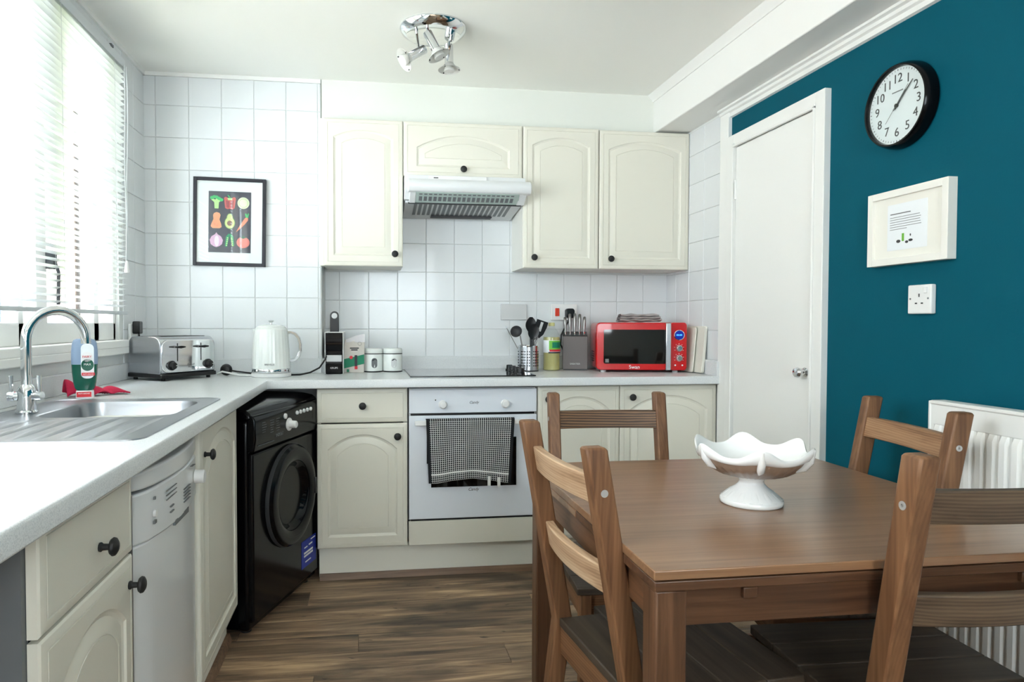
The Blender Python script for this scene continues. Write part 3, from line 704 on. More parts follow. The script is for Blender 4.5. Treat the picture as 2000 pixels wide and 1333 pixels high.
for x_ in (.235, .325): obj('slide_switch', B().box(x_, 3.268, 1.86, x_+.018, 3.275, 1.866), 'wplastic', pl)
# underside filter: sloping panel from front lip to the wall
def und(s, q, o=0.0): # s across, q from front (0) to back (1)
    y = 3.342+(YB-.02-3.342)*q; z = 1.750-(1.750-1.712)*q
    return (W*s, y, z-o)
obj('filter_panel', B().loft([[und(.01, 0), und(.985, 0), und(.985, 0, -.01), und(.01, 0, -.01)], [und(.01, 1), und(.97, 1), und(.97, 1, -.01), und(.01, 1, -.01)]]), 'gplastic', t)
gl = obj('visor_glass', B().loft([[(.055, 3.262, 1.787), (W-.04, 3.262, 1.787), (W-.04, 3.262, 1.79), (.055, 3.262, 1.79)], [(.055, 3.335, 1.749), (W-.03, 3.335, 1.749), (W-.03, 3.335, 1.752), (.055, 3.335, 1.752)]]), 'visor', vs)
sl_ = B(); sg = B()
nsl = 20
for k in range(nsl):
    s0 = .085+.83*k/nsl; s1 = s0+.83/nsl*.62
    for q0, q1 in ((.06, .74),):
        sl_.loft([[und(s0, q0, .0005), und(s1, q0, .0005), und(s1, q0, .0012), und(s0, q0, .0012)], [und(s0, q1, .0005), und(s1, q1, .0005), und(s1, q1, .0012), und(s0, q1, .0012)]])
    for ya, yb_ in ((3.268, 3.276), (3.288, 3.318)):
        za, zb = (1.787-.5205*(q-3.262)-.0004 for q in (ya, yb_)); xa = .07+.475*k/nsl
        sg.loft([[(xa, ya, za), (xa+.0155, ya, za), (xa+.0155, ya, za-.0006), (xa, ya, za-.0006)], [(xa, yb_, zb), (xa+.0155, yb_, zb), (xa+.0155, yb_, zb-.0006), (xa, yb_, zb-.0006)]])
obj('visor_slots', sg, 'greyside', vs)['kind'] = 'stuff'
o = obj('filter_slots', sl_, 'greyside', t); o['kind'] = 'stuff'
bk = obj('front_lip', B().box(.02, 3.332, 1.744, W-.015, 3.34, 1.752), 'black', t)
obj('lamp_recess', B().box(.15, 3.52, 1.712, .47, 3.57, 1.7195), 'inkd', t)

# ------------------------------------------------------------------ hob
t = thing('hob', 'black glass ceramic hob with knobs, set in the worktop', 'hob', (.188, 3.085, WT1))
W, D = .59, .50
gp = boxo('glass_plate', (0, 0, 0, W, D, .006), 'blackgls', t, .002)
for x, y, rr in ((.15, .13, .09), (.15, .36, .075), (.38, .13, .075), (.38, .36, .09)):
    obj('cooking_zone', B().lathe([(rr, .0058), (rr, .00605), (rr-.002, .00605), (rr-.002, .0058)], 40, (x, y, 0), 'z', False, False), 'blackgls', gp)
for k in range(4):
    obj('knob', B().lathe([(.021, .006), (.021, .012), (.017, .014), (.0155, .032), (.013, .034)], 18, (.535, .09+.085*k, 0)), 'black', t)

# ------------------------------------------------------------------ sink and tap
t = thing('sink', 'stainless steel inset sink with ribbed drainer under the window', 'sink', (0, 0, WT1))
X0, X1, Y0, Y1 = -1.0, -.476, 1.495, 2.312
def rr_(x0, y0, x1, y1, r, z, n=5): return [(p[0], p[1], z) for p in rrect(x0, y0, x1, y1, r, n)]
b = B()
outer = [rr_(X0, Y0, X1, Y1, .045, 0), rr_(X0+.001, Y0+.001, X1-.001, Y1-.001, .044, .003), rr_(X0+.006, Y0+.006, X1-.006, Y1-.006, .042, .0035), rr_(X0+.010, Y0+.010, X1-.010, Y1-.010, .04, .0015)]
b.loft(outer, cap0=False, cap1=False)
# flange plate: frame around the bowl, bridged quad by quad
ra = rr_(X0+.010, Y0+.010, X1-.010, Y1-.010, .04, .0015)
rbw = rr_(SX0-.008, SY0-.008, SX1+.008, SY1+.008, .07, .0015)
n0 = len(b.v); b.v += ra+rbw; k = len(ra)
for i in range(k):
    j = (i+1) % k; b.f.append((n0+i, n0+j, n0+k+j, n0+k+i))
obj('flange', b, 'sink', t, angle=50)
bowl = [rr_(SX0-.008, SY0-.008, SX1+.008, SY1+.008, .07, .0015), rr_(SX0-.002, SY0-.002, SX1+.002, SY1+.002, .068, .0), rr_(SX0, SY0, SX1, SY1, .066, -.008), rr_(SX0+.012, SY0+.012, SX1-.012, SY1-.012, .06, -.13), rr_(SX0+.04, SY0+.04, SX1-.04, SY1-.04, .05, -.155), rr_(SX0+.15, SY0+.15, SX1-.15, SY1-.15, .02, -.16)]
obj('bowl', B().loft(bowl, cap0=False), 'sink', t, angle=60)
obj('waste', B().lathe([(.04, -.158), (.036, -.155), (.03, -.158)], 24, ((SX0+SX1)/2, (SY0+SY1)/2, 0)), 'steel', t)
for k in range(8):
    xx = -.905+.052*k
    lo = []
    for q in range(9):
        yy = Y0+.035+.325*q/8; e = .0042*min(1, 4*min(q, 8-q)/8+.02)
        lo.append([(xx-.011, yy, .0014), (xx-.006, yy, .0014+e), (xx, yy, .0014+e*1.25), (xx+.006, yy, .0014+e), (xx+.011, yy, .0014)])
    obj('drainer_rib', B().loft(lo, False, False, closed=False), 'sink', t, angle=70)
t = thing('mixer_tap', 'chrome swan-neck mixer tap with two lever handles at the sink', 'tap', (-.925, 1.985, WT1+.0025))
obj('tap_body', B().lathe([(.028, 0), (.028, .004), (.024, .008), (.0225, .045), (.023, .06), (.019, .072), (.0145, .078)], 24), 'chrome', t)
dx, dy = .62, .785
R_ = .083; sp = [(0, 0, .07), (0, 0, .13), (0, 0, .18)]+[(dx*(R_-R_*cos(a)), dy*(R_-R_*cos(a)), .198+R_*sin(a)) for a in [pi*i/16 for i in range(0, 16)]]+[(dx*2*R_, dy*2*R_, .198), (dx*2*R_, dy*2*R_, .185)]
obj('spout', B().tube(sp, .0135, 16), 'chrome', t, angle=60)
for s in (-1, 1):
    cx_, cy2 = s*.045*.99, s*.045*.1-.0
    lv = obj('lever_handle', B().tube([(s*.016, -.004, .046), (s*.028, -.006, .046)], .011, 14).tube([(s*.028, -.006, .046), (s*.043, -.008, .046)], [.0135, .0125], 14).tube([(s*.036, -.007, .036), (s*.036, -.007, .075), (s*.036, -.008, .103)], [.005, .005, .006], 10), 'chrome', t)

# ------------------------------------------------------------------ washing-up bottle and cloth
t = thing('washing_up_bottle', 'upside-down washing-up liquid bottle with green liquid and red cap', 'bottle', (-.928, 2.375, WT1), radians(14))
def el(w, d, z, n=24, p=2.6):
    r = []
    for i in range(n):
        a = 2*pi*i/n; c_, s_ = cos(a), sin(a)
        r.append((w*math.copysign(abs(c_)**(2/p), c_), d*math.copysign(abs(s_)**(2/p), s_), z))
    return r
obj('bottle_body', B().loft([el(.0385, .021, .112), el(.0395, .022, .13), el(.039, .0215, .155), el(.0365, .020, .18), el(.032, .017, .192), el(.022, .012, .196)], cap0=False), 'bottleclear', t, angle=60)
obj('liquid', B().loft([el(.024, .018, .026), el(.030, .019, .034), el(.034, .020, .052), el(.0375, .021, .085), el(.0385, .0212, .112)]), 'greenliq', t, angle=60)
obj('cap', B().loft([el(.026, .018, 0), el(.027, .019, .003), el(.026, .0185, .024), el(.023, .017, .027)]), 'inkw', t)
lb = obj('label', B().prism(rrect(-.008, .066, .030, .180, .015), -.0222, -.0215, 'xz'), 'paper', t)
obj('label_roundel', B().prism(arc(.010, .137, .0165, 0, 2*pi, 20)[:-1], -.0232, -.0222, 'xz'), 'inkw', lb)
text('label_lettering', 'FAIRY', .0105, 'redp', lb, (.010, -.0236, .137))
obj('label_green_drop', B().prism(arc(.011, .109, .018, -pi*1.0, 0, 12)+arc(.011, .112, .018, 0, pi, 10), -.0232, -.0222, 'xz'), 'greenliq', lb)
text('label_lettering', 'MAX', .010, 'inkw', lb, (.011, -.0236, .112))
obj('label_red_band', B().box(-.006, -.0240, .0755, .032, -.0222, .085), 'redp', lb)
text('label_lettering', 'ANTI-GREASE', .0052, 'inkw', lb, (.013, -.0244, .080))
obj('cap_band', B().box(-.022, -.0205, .005, .021, -.0185, .022), 'redp', t)
text('cap_lettering', 'ANTI-GREASE', .0056, 'inkw', t, (-.0005, -.0209, .0165))
def cl(s, q):
    x = -.085+.19*s; y = -.03+.07*q
    z = .004+.028*abs(sin(s*8.5+q*1.9))*(.4+.6*sin(pi*q))*(1-.75*max(0, s-.7)/.3)
    if s < .3: z += .03*(1-s/.3)*sin(pi*q)
    return (x, y+.012*sin(s*11), z)
o = obj('dish_cloth', grid(28, 14, cl), 'redcloth', None, solid=.004, angle=80); o.location = (-.93, 2.45, WT1); o.rotation_euler = (0, 0, radians(35))
setp(o, 'crumpled red dishcloth behind the washing-up bottle', 'cloth')

# ------------------------------------------------------------------ toaster
t = thing('toaster', 'four-slice polished steel toaster in the worktop corner', 'toaster', (-.868, 2.992, WT1), math.atan2(.8, .6))
W, D, H = .287, .222, .19
def tp_(x0, x1): return [(p[0], p[1]) for p in rrect(.004, .028, D-.004, H, .045, 6)]
pf = [(p[0], p[1]) for p in (arc(D-.010, .034, .006, -pi/2, 0, 2)+arc(D-.044, H-.040, .040, 0, pi/2, 6)+arc(.044, H-.040, .040, pi/2, pi, 6)+arc(.010, .034, .006, pi, 1.5*pi, 2))]
bd = obj('body', B().prism(pf, .0, W, 'yz'), 'steel', t, .010, 3)
fp = obj('front_panel', B().prism(rrect(.006, .034, W-.006, H-.016, .03, 6), -.0015, .02, 'xz'), 'chrome', t, .003, 3)
bs = obj('base', B().box(-.002, -.003, .012, W+.002, D+.002, .030), 'black', t, .004)
for x, y in ((.025, .02), (W-.025, .02), (.025, D-.02), (W-.025, D-.02)): obj('foot', B().lathe([(.009, 0), (.009, .014)], 10, (x, y, 0)), 'rubber', t)
for x in (.082, .205):
    obj('slot', B().box(x-.0022, -.0022, .082, x+.0022, .001, .160), 'black', fp)
    obj('lever', B().loft([[(x-.028, -.022, .142), (x-.026, -.024, .147), (x, -.03, .150), (x+.026, -.024, .147), (x+.028, -.022, .142), (x, -.026, .138)], [(x-.02, -.002, .142), (x-.018, -.002, .146), (x, -.002, .148), (x+.018, -.002, .146), (x+.02, -.002, .142), (x, -.002, .139)]]), 'black', t, .0015)
for x in (.052, .243):
    dl_ = obj('browning_dial', B().lathe([(.021, 0), (.021, -.005), (.016, -.007), (.0145, -.02), (.012, -.022)], 20, (x, -.001, .065), 'y'), 'black', t)
    obj('dial_mark', B().box(x+.006, -.0235, .064, x+.013, -.0215, .0665), 'inkw', dl_)
text('logo_lettering', 'Russell', .0135, 'inkd', fp, (.150, -.0014, .066), shear=.25)
text('logo_lettering', 'Hobbs', .0125, 'inkd', fp, (.152, -.0014, .055), shear=.25)
for k, y in enumerate((.045, .085, .125, .16)):
    obj('bread_slot', B().box(.03 if k % 2 == 0 else .03, y-.009, H-.001, W-.03, y+.009, H+.0006), 'black', t)

# ------------------------------------------------------------------ kettle
t = thing('kettle', 'white jug kettle with chrome handle on its base', 'kettle', (-.446, 3.215, WT1), 0, None, 1.04)
obj('power_base', B().lathe([(.082, 0), (.086, .004), (.086, .016), (.078, .020)], 40), 'wplastic', t)
obj('steel_band', B().lathe([(.0835, .020), (.0842, .022), (.0842, .036), (.083, .038)], 40), 'chrome', t)
fl_ = 28
def klp(r, z): return [(r*(1-.012*abs(cos(fl_*pi*i/168)))*cos(2*pi*i/168), r*(1-.012*abs(cos(fl_*pi*i/168)))*sin(2*pi*i/168), z) for i in range(168)]
obj('jug_body', B().loft([klp(.0835, .038), klp(.0825, .07), klp(.079, .13), klp(.075, .18), klp(.072, .208), [(.069*cos(2*pi*i/168), .069*sin(2*pi*i/168), .214) for i in range(168)], [(.062*cos(2*pi*i/168), .062*sin(2*pi*i/168), .220) for i in range(168)]], cap0=False), 'tin', t, angle=50)
ld = obj('lid', B().lathe([(.061, .218), (.060, .223), (.045, .229), (.02, .232), (.004, .232)], 36), 'tin', t)
obj('lid_knob', B().lathe([(.006, .231), (.0045, .240), (.010, .245), (.012, .249), (.004, .251)], 18), 'chrome', ld)
obj('spout', B().loft([[(-.066, -.020, .185), (-.066, .020, .185), (-.07, 0, .18)], [(-.069, -.014, .205), (-.069, .014, .205), (-.079, 0, .207)], [(-.066, -.016, .212), (-.066, .016, .212), (-.080, 0, .214)]]), 'tin', t, .002)
hp = [(.066, 0, .196), (.085, 0, .198), (.105, 0, .190), (.120, 0, .172), (.127, 0, .145), (.126, 0, .115), (.118, 0, .09), (.104, 0, .075), (.078, 0, .07)]
hl = []
for i, p in enumerate(hp):
    a, c = Vector(hp[max(i-1, 0)]), Vector(hp[min(i+1, len(hp)-1)]); tg = (c-a).normalized(); nr = Vector((tg.z, 0, -tg.x)); P0 = Vector(p)
    hl.append([P0+nr*.006+Vector((0, -.012, 0)), P0+nr*.009, P0+nr*.006+Vector((0, .012, 0)), P0-nr*.006+Vector((0, .012, 0)), P0-nr*.008, P0-nr*.006+Vector((0, -.012, 0))])
obj('handle', B().loft(hl), 'chrome', t, .002)
text('logo_lettering', 'BREVILLE', .0105, 'inkd', t, (.004, -.0855, .058))
obj('mains_lead', B().tube([(p[0]+.452, p[1]-3.215, p[2]-WT1) for p in [(-.372, 3.25, .914), (-.33, 3.235, .916), (-.285, 3.24, .925), (-.245, 3.26, .945), (-.222, 3.30, .98), (-.214, 3.36, 1.01), (-.212, 3.42, 1.02)]], .004, 8), 'black', t)
t = thing('loose_plug', 'loose black mains plug lying on the worktop with a pale cord', 'plug', (-.665, 3.30, WT1))
obj('plug_body', B().lathe([(.004, -.018), (.018, -.016), (.026, -.006), (.0275, .006), (.024, .012)], 22, (0, 0, .0275), 'y'), 'black', t)
obj('plug_pin', B().box(-.003, .012, .03, .003, .030, .036), 'steel', t)
obj('black_cord', B().tube([(.022, 0, .024), (.05, .005, .018), (.10, .0, .012), (.15, -.01, .008)], .004, 8), 'black', t)
obj('white_cord', B().tube([(-.035, -.03, .010), (-.01, -.04, .022), (.03, -.045, .014), (.07, -.055, .006), (.13, -.06, .004)], .004, 8), 'wplastic', t)

# ------------------------------------------------------------------ coffee machine, bag, tins
t = thing('coffee_machine', 'slim black capsule coffee machine with raised lever', 'coffee machine', (-.166, 3.33, WT1))
hw = .041
boxo('side_frame', (-hw-.004, .006, 0, -hw, .24, .205), 'wplastic', t, .0015)
boxo('side_frame', (hw, .006, 0, hw+.004, .24, .205), 'wplastic', t, .0015)
boxo('top_frame', (-hw, .006, .201, hw, .24, .205), 'wplastic', t, .001)
boxo('body', (-hw+.0005, .03, .0, hw-.0005, .24, .200), 'blackgl', t, .002)
obj('head', B().prism([(.03, .11), (.006, .115), (-.004, .14), (-.004, .185), (.004, .2005), (.03, .2005)], -hw+.001, hw-.001, 'yz'), 'blackgl', t, .003)
boxo('drip_tray', (-hw+.001, -.006, 0, hw-.001, .03, .052), 'blackgl', t, .006)
boxo('drip_grid', (-hw+.004, -.002, .052, hw-.004, .03, .056), 'black', t)
boxo('cup_support', (-hw+.004, .0, .060, hw-.004, .03, .092), 'gplastic', t, .002)
text('logo_lettering', 'KRUPS', .0125, 'inkw', t, (0, -.0066, .03))
lv = obj('lever', B().prism([(-.0215, .20), (.0215, .20), (.0215, .282)]+arc(0, .285, .0215, 0, pi, 12)+[(-.0215, .282)], .05, .062, 'xz'), 'black', t, .002)
obj('lever_eye', B().lathe([(.014, .0495), (.014, .049)], 20, (0, 0, .284), 'y'), 'gplastic', lv)
t = thing('coffee_bag', 'pale paper coffee bag with a green diagonal band', 'bag', (-.072, 3.44, WT1))
w_ = .050
obj('bag_body', B().loft([[(-w_, -.028, 0), (w_, -.028, 0), (w_, .028, 0), (-w_, .028, 0)], [(-w_-.001, -.031, .06), (w_+.001, -.031, .06), (w_, .03, .06), (-w_, .03, .06)], [(-w_+.001, -.026, .135), (w_+.003, -.026, .135), (w_+.002, .026, .135), (-w_+.002, .026, .135)], [(-w_+.006, -.008, .165), (w_+.004, -.006, .19), (w_+.004, .004, .19), (-w_+.006, .004, .165)]]), 'bag', t, .003)
obj('folded_top', B().loft([[(-w_+.01, -.018, .152), (w_+.004, -.022, .152), (w_+.004, -.006, .194), (w_*.4, -.004, .188), (-w_+.012, -.006, .168)], [(-w_+.01, -.015, .152), (w_+.004, -.019, .152), (w_+.004, -.003, .194), (w_*.4, -.001, .188), (-w_+.012, -.003, .168)]]), 'bagtop', t)
obj('green_band', B().prism([(-w_-.0005, .022), (w_+.0005, .045), (w_+.0005, .092), (-w_-.0005, .068)], -.0322, -.030, 'xz'), 'green', t)
obj('red_dot', disc((-.014, -.0332, .077), .0085, 16), 'redp', t)
obj('dark_stripe', B().box(.003, -.0336, .033, .016, -.032, .088), 'frameb', t)
obj('red_square', B().box(.003, -.0337, .018, .017, -.031, .033), 'redp', t)
obj('green_square', B().box(-.036, -.0325, .004, -.024, -.030, .018), 'green', t)
for x0, x1, z in ((-.02, .024, .120), (-.014, .018, .111)): obj('bag_mark', B().box(x0, -.0295, z, x1, -.0265, z+.006), 'inkd', t)
obj('bag_seal', B().lathe([(.0095, -.0285), (.0095, -.0268), (.0082, -.0268), (.0082, -.0285)], 20, (.028, 0, .145), 'y', False, False), 'inkg', t)
for cx_, lab, fill in ((.022, 'white enamel lidded canister beside the coffee bag, dark contents in its oval window', 'greyside'), (.122, 'white enamel lidded canister nearest the hob, pale contents in its oval window', 'gplastic')):
    t = thing('storage_canister', lab, 'canister', (cx_, 3.475, WT1), 0, 'white storage canisters')
    obj('canister_body', B().lathe([(.049, .004), (.0495, .008), (.0495, .088), (.048, .092)], 36), 'tin', t)
    obj('base_seal', B().lathe([(.049, 0), (.050, .002), (.0495, .006)], 36), 'black', t)
    obj('lid_seal', B().lathe([(.0495, .091), (.0505, .0925), (.0495, .095)], 36), 'black', t)
    obj('lid', B().lathe([(.048, .094), (.0498, .097), (.0498, .112), (.047, .119), (.044, .120)], 36), 'tin', t)
    ax = -.30
    def cyl(px, pz, rr=.0498):
        a = px/.0495+ (-pi/2 + (.12 if cx_ > .1 else .15)); return (rr*cos(a), rr*sin(a), pz)
    pts = arc(0, .058, .0145, 0, pi, 8)+arc(0, .036, .0145, pi, 2*pi, 8)
    wi = obj('oval_window', B().loft([[cyl(*p) for p in pts], [cyl(p[0], p[1], .0503) for p in pts]]), fill, t)
    pts2 = arc(0, .055, .0125, pi*.08, pi*.92, 8)
    obj('window_shade', B().loft([[cyl(p[0], p[1], .0504) for p in pts2], [cyl(p[0], p[1], .0507) for p in pts2]]), 'inkd', wi)

# ------------------------------------------------------------------ utensil caddy and utensils
CC = Vector((.822, 3.43, WT1)); RC = .054; HC = .132
t = thing('utensil_caddy', 'perforated steel cylinder holding cooking utensils', 'utensil holder', CC)
obj('cylinder', B().lathe([(RC-.001, .003), (RC, .004), (RC, HC), (RC-.002, HC+.001), (RC-.003, HC), (RC-.003, .006), (.002, .006)], 40, cap0=True, cap1=True), 'steel', t)
obj('rim', B().lathe([(RC+.0012, HC-.005), (RC+.0018, HC), (RC-.003, HC+.0015), (RC-.004, HC-.003)], 40, cap0=False, cap1=False), 'chrome', t)
obj('base_ring', B().lathe([(RC+.001, 0), (RC+.0015, .004), (RC, .006)], 40), 'black', t)
hb = B()
for g in range(6):
    for c_ in range(3 if g % 2 else 2):
        for r_ in range(6):
            a = -pi/2+(g-2.5)*.62+c_*.19; z = .03+.0145*r_
            c0 = Vector((cos(a), sin(a), 0)); u_ = Vector((-sin(a), cos(a), 0))*.0032; v_ = Vector((0, 0, .0032))
            p0 = c0*(RC+.0004)+Vector((0, 0, z)); p1 = c0*(RC+.0008)+Vector((0, 0, z))
            hb.loft([[p0+u_*cos(q)+v_*sin(q) for q in [pi*i/4 for i in range(8)]], [p1+u_*cos(q)+v_*sin(q) for q in [pi*i/4 for i in range(8)]]])
o = obj('perforations', hb, 'black', t); o['kind'] = 'stuff'
def utensil(label, base, tip, mh, hr, headfn, name, mhead):
    t = thing(name, label, 'utensil', CC)
    obj('shaft', B().tube([base, tuple((Vector(base)+Vector(tip))/2), tip], hr, 8), mh, t)
    headfn(t, Vector(tip), (Vector(tip)-Vector(base)).normalized(), mhead)
def h_ladle(t, p, d, m):
    pr_ = [(.003, -.012), (.018, -.008), (.026, .001), (.031, .012), (.0295, .0125), (.024, .002), (.016, -.0055), (.003, -.009)]
    o = obj('bowl', B().lathe(pr_, 24), m, t, angle=60); o.location = p+Vector((-.02, -.005, .018)); o.rotation_euler = (radians(60), radians(-55), 0)
def h_spoon(t, p, d, m):
    lo = []
    for i in range(9):
        s = i/8; w = .030*sin(pi*(s*.92+.04))**.7; c_ = p+d*(.085*s-.004)
        lo.append([c_+Vector((-w, -.004, 0)), c_+Vector((0, .004, 0)), c_+Vector((w, -.004, 0)), c_+Vector((0, .001, 0))])
    obj('head', B().loft(lo), m, t, angle=60)
def h_turner(t, p, d, m):
    x = d.cross(Vector((0, 1, 0))).normalized()
    lo = [[p+d*s+x*w+Vector((0, e, 0)) for w, e in ((-h_, -.001), (h_, -.001), (h_, .001), (-h_, .001))] for s, h_ in ((-.005, .010), (.02, .026), (.06, .032), (.088, .031))]
    obj('head', B().loft(lo), m, t, angle=40)
    obj('head_slot', B().loft([[p+d*s+x*w+Vector((0, -.0025, 0)) for w in (-.007, .007)]+[p+d*s+x*w+Vector((0, -.0016, 0)) for w in (.007, -.007)] for s in (.03, .08)]), 'gplastic', t)
utensil('steel-shafted black ladle leaning left out of the utensil holder', (-.01, 0, .02), (-.045, -.01, .185), 'steel_d', .0035, h_ladle, 'ladle', 'inkd')
utensil('thin steel fork-like utensil pointing far left from the utensil holder', (-.005, .01, .03), (-.112, .012, .224), 'steel_d', .0022, lambda t, p, d, m: obj('tip', B().tube([p, p+d*.012], [.003, .001], 6), m, t), 'skewer', 'steel')
utensil('black cooking spoon upright in the utensil holder', (.012, -.01, .02), (.022, -.012, .165), 'black', .008, h_spoon, 'cooking_spoon', 'black')
utensil('black slotted turner leaning right in the utensil holder', (.0, .012, .02), (.052, .01, .178), 'steel', .0052, h_turner, 'slotted_turner', 'black')
utensil('black serving spoon crossing behind the turner in the utensil holder', (.02, .022, .02), (.020, .024, .20), 'black', .006, h_spoon, 'serving_spoon', 'black')

# ------------------------------------------------------------------ oil bottle
t = thing('oil_bottle', 'clear plastic bottle of yellow cooking oil with green label', 'bottle', (.955, 3.46, WT1))
obj('bottle_shell', B().lathe([(.040, .001), (.044, .004), (.044, .085), (.0445, .17), (.042, .182), (.030, .21), (.016, .226), (.0145, .236)], 32, cap0=True, cap1=False), 'pane', t)
obj('oil', B().lathe([(.039, .003), (.0425, .006), (.0425, .084), (.0430, .168), (.041, .176)], 32), 'oil', t)
obj('cap', B().lathe([(.0165, .234), (.0165, .248), (.0145, .252), (.004, .2525)], 20), 'oil', t)
def band(r, z0, z1, a0, a1, n=14): return B().loft([[(r*cos(a0+(a1-a0)*i/n), r*sin(a0+(a1-a0)*i/n), z) for i in range(n+1)] for z in (z0, z1)], False, False, closed=False)
lb = obj('label', band(.0452, .095, .160, -pi*.98, -.02), 'paper', t)
obj('label_green', band(.0455, .108, .158, -pi*.68, -.15), 'lgreen', lb)
obj('label_green_block', band(.0458, .120, .150, -pi*.56, -.3), 'green', lb)
obj('label_pink_band', band(.0458, .101, .112, -pi*.66, -.3), 'redp', lb)
obj('label_dark_band', band(.0459, .092, .099, -pi*.7, -.4), 'frameb', lb)

# ------------------------------------------------------------------ knife block and knives
t = thing('knife_block', 'dark brushed steel knife block beside the microwave', 'knife block', (1.080, 3.45, WT1), radians(-16))
W, H = .130, .182
M_['block'] = mat('dark_brushed_block', (98, 92, 90), .4, .25)
obj('block_front', B().box(-W/2, 0, .006, W/2, .016, H-.002), 'block', t, .002)
obj('block_body', B().prism([(.016, .006), (.115, .006), (.115, H+.022), (.016, H)], -W/2, W/2, 'yz'), 'black', t, .002)
boxo('base', (-W/2+.004, .002, 0, W/2-.002, .112, .007), 'black', t)
text('logo_lettering', 'SABATIER', .0125, 'gplastic', t, (0, -.0006, .034))
for k, (x, top, nm) in enumerate(((-.049, .062, 'leftmost'), (-.025, .080, 'second from left'), (-.001, .082, 'middle'), (.023, .078, 'second from right'), (.047, .064, 'rightmost'))):
    kn = thing('kitchen_knife', f'steel-handled kitchen knife, {nm} of five in the knife block', 'knife', (1.080+x*cos(.279)+.05*sin(.279), 3.45-x*sin(.279)+.05*cos(.279), WT1+H+.006), 0, 'knives in the block')
    kn.rotation_euler = (radians(-8), radians((k-2)*1.2), radians(-16))
    obj('handle', B().loft([el(.0065, .010, .012, 12, 2.5), el(.0055, .009, .025, 12, 2.5), el(.0078, .011, .05, 12, 2.5), el(.0085, .012, .025+top*.75, 12, 2.5), el(.0072, .010, .03+top, 12, 2.5), el(.003, .005, .033+top, 12, 2.5)]), 'steel_d', kn, angle=60)
    obj('bolster', B().loft([el(.004, .007, -.004, 12), el(.0055, .0085, .006, 12), el(.0085, .010, .013, 12)]), 'chrome', kn, angle=60)
    obj('blade', B().box(-.001, -.012, -.10, .001, .012, -.004), 'steel', kn)

# ------------------------------------------------------------------ microwave, cloth on top, board
t = thing('microwave', 'red retro microwave oven with silver handle on the worktop', 'microwave', (1.147, 3.305, WT1), radians(-12))
W, D, H = .450, .265, .253
obj('body', B().prism(rrect(0, .012, W, H, .022), .03, D, 'xz'), 'red', t, .004)
dd = obj('door', B().prism(rrect(0, .012, .356, H, .022), 0, .03, 'xz'), 'red', t, .006, 3)
obj('door_window', B().prism(rrect(.036, .044, .346, H-.036, .008), -.0015, .004, 'xz'), 'blackgls', dd)
obj('door_handle', B().box(.342, -.018, .012, .368, -.004, H-.002), 'steel', dd, .004)
obj('glass_sticker', B().box(.044, -.0022, .050, .062, -.001, .068), 'inkg', dd)
text('logo_lettering', 'Swan', .026, 'inkw', dd, (.19, -.0008, .027))
pn = obj('control_panel', B().prism(rrect(.366, .012, W, H, .016), .002, .03, 'xz'), 'red', t, .004)
dsp = obj('display_ring', B().lathe([(.026, .002), (.026, -.003), (.0225, -.004), (.022, .0)], 30, (.411, 0, .19), 'y', False, False), 'chrome', pn)
obj('display_screen', disc((.411, -.001, .19), .0222, 28), 'screen', pn)
text('display_digits', '00:00', .013, 'digit', pn, (.411, -.0018, .19))
for z in (.124, .074):
    kb_ = obj('dial', B().lathe([(.0165, .002), (.0165, -.004), (.0145, -.006), (.0135, -.016), (.011, -.018)], 24, (.411, 0, z), 'y'), 'chrome', pn)
    tk = B()
    for i in range(7):
        a = pi*(-.15+1.3*i/6); c0 = (.411+.0225*cos(a), z+.0225*sin(a)); tk.box(c0[0]-.002, .0005, c0[1]-.0008, c0[0]+.002, .003, c0[1]+.0008)
    obj('dial_marks', tk, 'inkw', pn)
for x in (.393, .428): obj('button_mark', disc((x, .0008, .038), .004, 14, d=.002), 'inkw', pn)
for x, y in ((.04, .04), (W-.05, .04), (.04, D-.04), (W-.05, D-.04)): obj('foot', B().lathe([(.014, 0), (.014, .013)], 12, (x, y, 0)), 'gplastic', t)
vt = B()
for k in range(5): vt.box(-.001, .10, .05+.012*k, .001, .2, .056+.012*k)
obj('vent_slots', vt, 'black', t)
def fc(z0, s):
    return lambda u, v: (-.105+.21*u, -.04+.085*v, z0+.004*sin(u*9+s)+.003*sin(v*7+s)+.006*sin(pi*v))
t = thing('folded_cloth', 'folded pale grey cloth on top of the red microwave', 'cloth', (1.395, 3.365, WT1+H+.001), radians(-10))
for k in range(3):
    def fold(u, v, k=k):
        a = 2*pi*v; w = .05-.004*k; x = -.108+.004*k+(.216-.01*k)*u
        hx = .0078+.0018*sin(u*13+k*2); return (x+.004*sin(a), w*cos(a), .0105+.0125*k+hx*sin(a)+.0014*sin(u*21+k))
    obj('cloth_fold', grid(26, 16, fold), 'greycloth', t, angle=80)
t = thing('chopping_board', 'cream chopping board leaning upright on the tiled return', 'chopping board', (XR-.03, 3.10, WT1), 0)
bo = obj('board', B().prism(rrect(.0, .0, .40, .232, .012), -.007, .007, 'yz'), 'board', t, .002); bo.location = (0, .03, .003)
bo.rotation_euler = (0, radians(4.5), 0)
bo2 = obj('second_board', B().prism(rrect(.05, .0, .40, .226, .012), -.004, .004, 'yz'), 'board', t, .002); bo2.location = (-.018, .05, .003); bo2.rotation_euler = (0, radians(5), 0)

